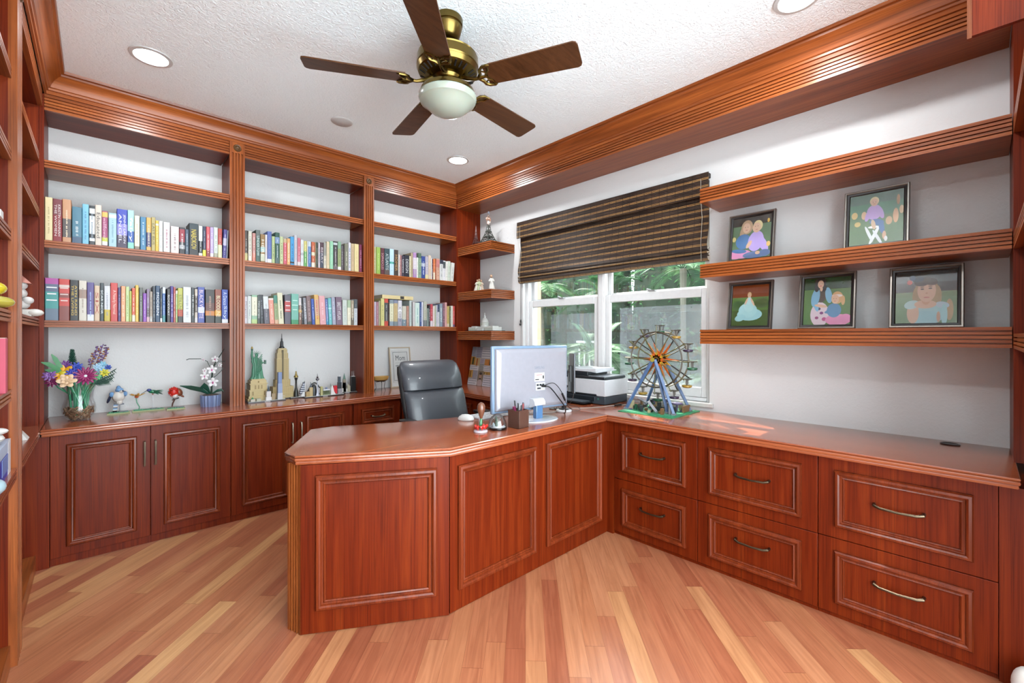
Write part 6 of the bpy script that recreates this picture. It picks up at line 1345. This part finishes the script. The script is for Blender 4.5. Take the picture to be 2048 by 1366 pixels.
single('folded_cloth', m, 'white bundle resting on top of the blue box', 'cloth', (-.245, 2.42, ZT+.1266))
m = MB(flat('b8d4e0', .4)); m.ell((0, 0, .028), (.035, .045, .028), 16, 8); single('pale_blue_ball', m, 'pale blue ball beside the blue box at the photo edge', 'ball', (-.252, 2.18, ZT+.0006))
m = MB(flat('e8e8e4', .6)); m.ell((-.06, 0, .040), (.05, .05, .012), 14, 6); m.box(-.10, -.0, -.03, .03, 0, .03); single('white_cup', m, 'white ornament cut off by the left photo edge, above the gourds', 'ornament', (-.250, 2.40, 1.7165))
m = MB(flat('f0ece6', .4)); m.ell((0, 0, .065), (.042, .042, .065), 20, 12); single('white_floor_ornament', m, 'rounded white object on the floor at the lower right corner', 'ornament', (2.385, -.115, 0.0))

# ------------------------------------------------------------------ garden outside
m = MB(flat('4c4c34', .9)); m.box(3.27, 12, -6, 12, -.35, -.25); struct('ground_garden', m)
LA = mat_leaf('223e28', '40623a'); LBm = mat_leaf('304e3a', '587452'); LC = mat_leaf('1c3824', '385636'); TRK = flat('605c50', .8, bump=.5)
def palm(x, y, h, n, L, mat, label, seed):
    random.seed(seed); t = thing('palm', label, 'palm tree', (x, y, -.25), 0, 'palms outside the window')
    m = MB(TRK); lx = random.uniform(-.45, .45); ly = random.uniform(-.2, .2); pts = [(lx*q*q, ly*q*q, h*q) for q in (0, .25, .5, .75, 1)]; m.tube(pts, [.055, .045, .04, .038, .05], 8); part('trunk', m, t, local=True)
    m = MB(mat); top = Vector(pts[-1])
    for k in range(n):
        a = 2*pi*k/n+random.uniform(-.3, .3); el = random.uniform(.25, 1.25); l = L*random.uniform(.75, 1.1); d = Vector((cos(a), sin(a), 0)); P = []
        for i in range(13):
            s = i/12; P.append(top+d*(l*s*cos(el)*(1+.1*s))+Vector((0, 0, l*(s*sin(el)-.75*s*s*(1.2-el*.5)))))
        m.tube(P, [.008*(1-i/14) for i in range(13)], 3)
        for i in range(62):
            s = .12+.88*i/62; j = min(int(s*12), 11); f = s*12-j; p = P[j].lerp(P[j+1], f); tg = (P[j+1]-P[j]).normalized(); side = tg.cross(Vector((0, 0, 1))); side.normalize(); w = .28*l*sin(pi*min(s*.9+.12, 1))+.03
            for sg in (-1, 1):
                q = (side*sg*.8+tg*.55+Vector((0, 0, .10))).normalized(); e = p+q*w+Vector((0, 0, -.25*w)); mid = p+q*w*.5+Vector((0, 0, -.02)); hw = tg*.0048
                o = len(m.v); m.add([tuple(p), tuple(mid+hw), tuple(e), tuple(mid-hw)], [(0, 1, 2, 3)])
    part('fronds', m, t, local=True, smooth=0)
for i, (x, y, h, n, L, mt, lab) in enumerate((
    (4.70, 4.35, 1.05, 15, .80, LA, 'bushy low palm filling the left window pane'),
    (4.85, 3.25, 1.30, 14, .80, LBm, 'palm with arching fronds just right of the window mullion'),
    (4.60, 2.05, 1.05, 15, .80, LA, 'low feathery palm behind the ferris wheel'),
    (5.75, 2.75, 2.5, 14, .90, LBm, 'taller palm with a leaning grey trunk in the right pane'),
    (6.0, 4.15, 2.2, 14, .95, LC, 'tall dark palm deep behind the mullion'),
    (5.9, 1.25, 2.3, 13, .95, LA, 'tall palm at the right edge of the garden'),
    (4.50, .85, 1.5, 12, .70, LBm, 'light green palm beyond the right window edge'),
    (4.9, 5.75, 1.5, 14, .90, LC, 'dark palm crown beside the beige pillar'),
    (6.3, 5.75, 2.4, 14, 1.0, LA, 'far palm behind the left window pane'))): palm(x, y, h, n, L, mt, lab, 20+i)
def shrub(x, y, r, h, mat, label, seed):
    random.seed(seed); t = thing('shrub', label, 'shrub', (x, y, -.25), 0, 'shrubs in the hedge outside'); m = MB(mat)
    for i in range(3400):
        a = random.uniform(0, 2*pi); q = random.random()**.8; rr = r*(random.uniform(.88, 1.0))*sqrt(max(.05, 1-q**4)); p = Vector((rr*.6*cos(a), rr*sin(a), h*q)); d = Vector((random.gauss(-.3, 1), random.gauss(0, 1), random.gauss(.2, 1))).normalized(); e = d.orthogonal().normalized(); s = random.uniform(.06, .13)
        m.add([tuple(p), tuple(p+d*s*.5+e*s*.22), tuple(p+d*s), tuple(p+d*s*.5-e*s*.22)], [(0, 1, 2, 3)])
    part('leaves', m, t, local=True, smooth=0)
    m = MB(flat('1c2c18', .9)); m.loops([[(r*.54*sqrt(max(.03, 1-q**4))*cos(2*pi*i/18), r*.93*sqrt(max(.03, 1-q**4))*sin(2*pi*i/18), h*q) for i in range(18)] for q in (0, .3, .6, .8, .93, .98)]); part('sky_block_core', m, t, local=True)  # dark solid core added to block sky light between the leaves
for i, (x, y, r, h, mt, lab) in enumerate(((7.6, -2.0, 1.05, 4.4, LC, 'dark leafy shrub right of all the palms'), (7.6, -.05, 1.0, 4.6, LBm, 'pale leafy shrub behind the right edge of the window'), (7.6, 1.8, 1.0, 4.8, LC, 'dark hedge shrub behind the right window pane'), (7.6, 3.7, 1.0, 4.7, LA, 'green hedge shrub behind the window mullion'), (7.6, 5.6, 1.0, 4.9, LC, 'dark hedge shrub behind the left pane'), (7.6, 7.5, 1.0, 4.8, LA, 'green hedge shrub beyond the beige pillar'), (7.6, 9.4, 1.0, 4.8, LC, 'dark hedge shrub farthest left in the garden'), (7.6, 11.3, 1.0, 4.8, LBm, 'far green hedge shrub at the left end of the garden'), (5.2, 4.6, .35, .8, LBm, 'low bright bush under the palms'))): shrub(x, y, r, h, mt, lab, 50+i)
fe = thing('garden_railing', 'white picket railing glimpsed between the palms', 'railing', (6.75, 5.0, -.25))
m = MB(WHITE); m.box(-.02, .02, -.35, .35, 1.41, 1.45); m.box(-.02, .02, -.35, .35, .1, .15); part('rail', m, fe, local=True)
for i in range(6): m = MB(WHITE); m.box(-.01, .01, -.33+.12*i, -.30+.12*i, 0, 1.42); part('picket', m, fe, local=True)
m = MB(flat('d8bc98', .8)); m.box(3.45, 3.75, 3.50, 3.86, -.25, 3.4); m.use(flat('e4cca8', .8)); m.box(3.44, 3.45, 3.58, 3.78, -.2, 3.3); single('porch_pillar', m, 'beige stucco pillar outside the left window pane', 'pillar')
m = MB(WHITE); m.box(3.3, 3.55, -2, 8, 3.4, 3.5); struct('eave', m)
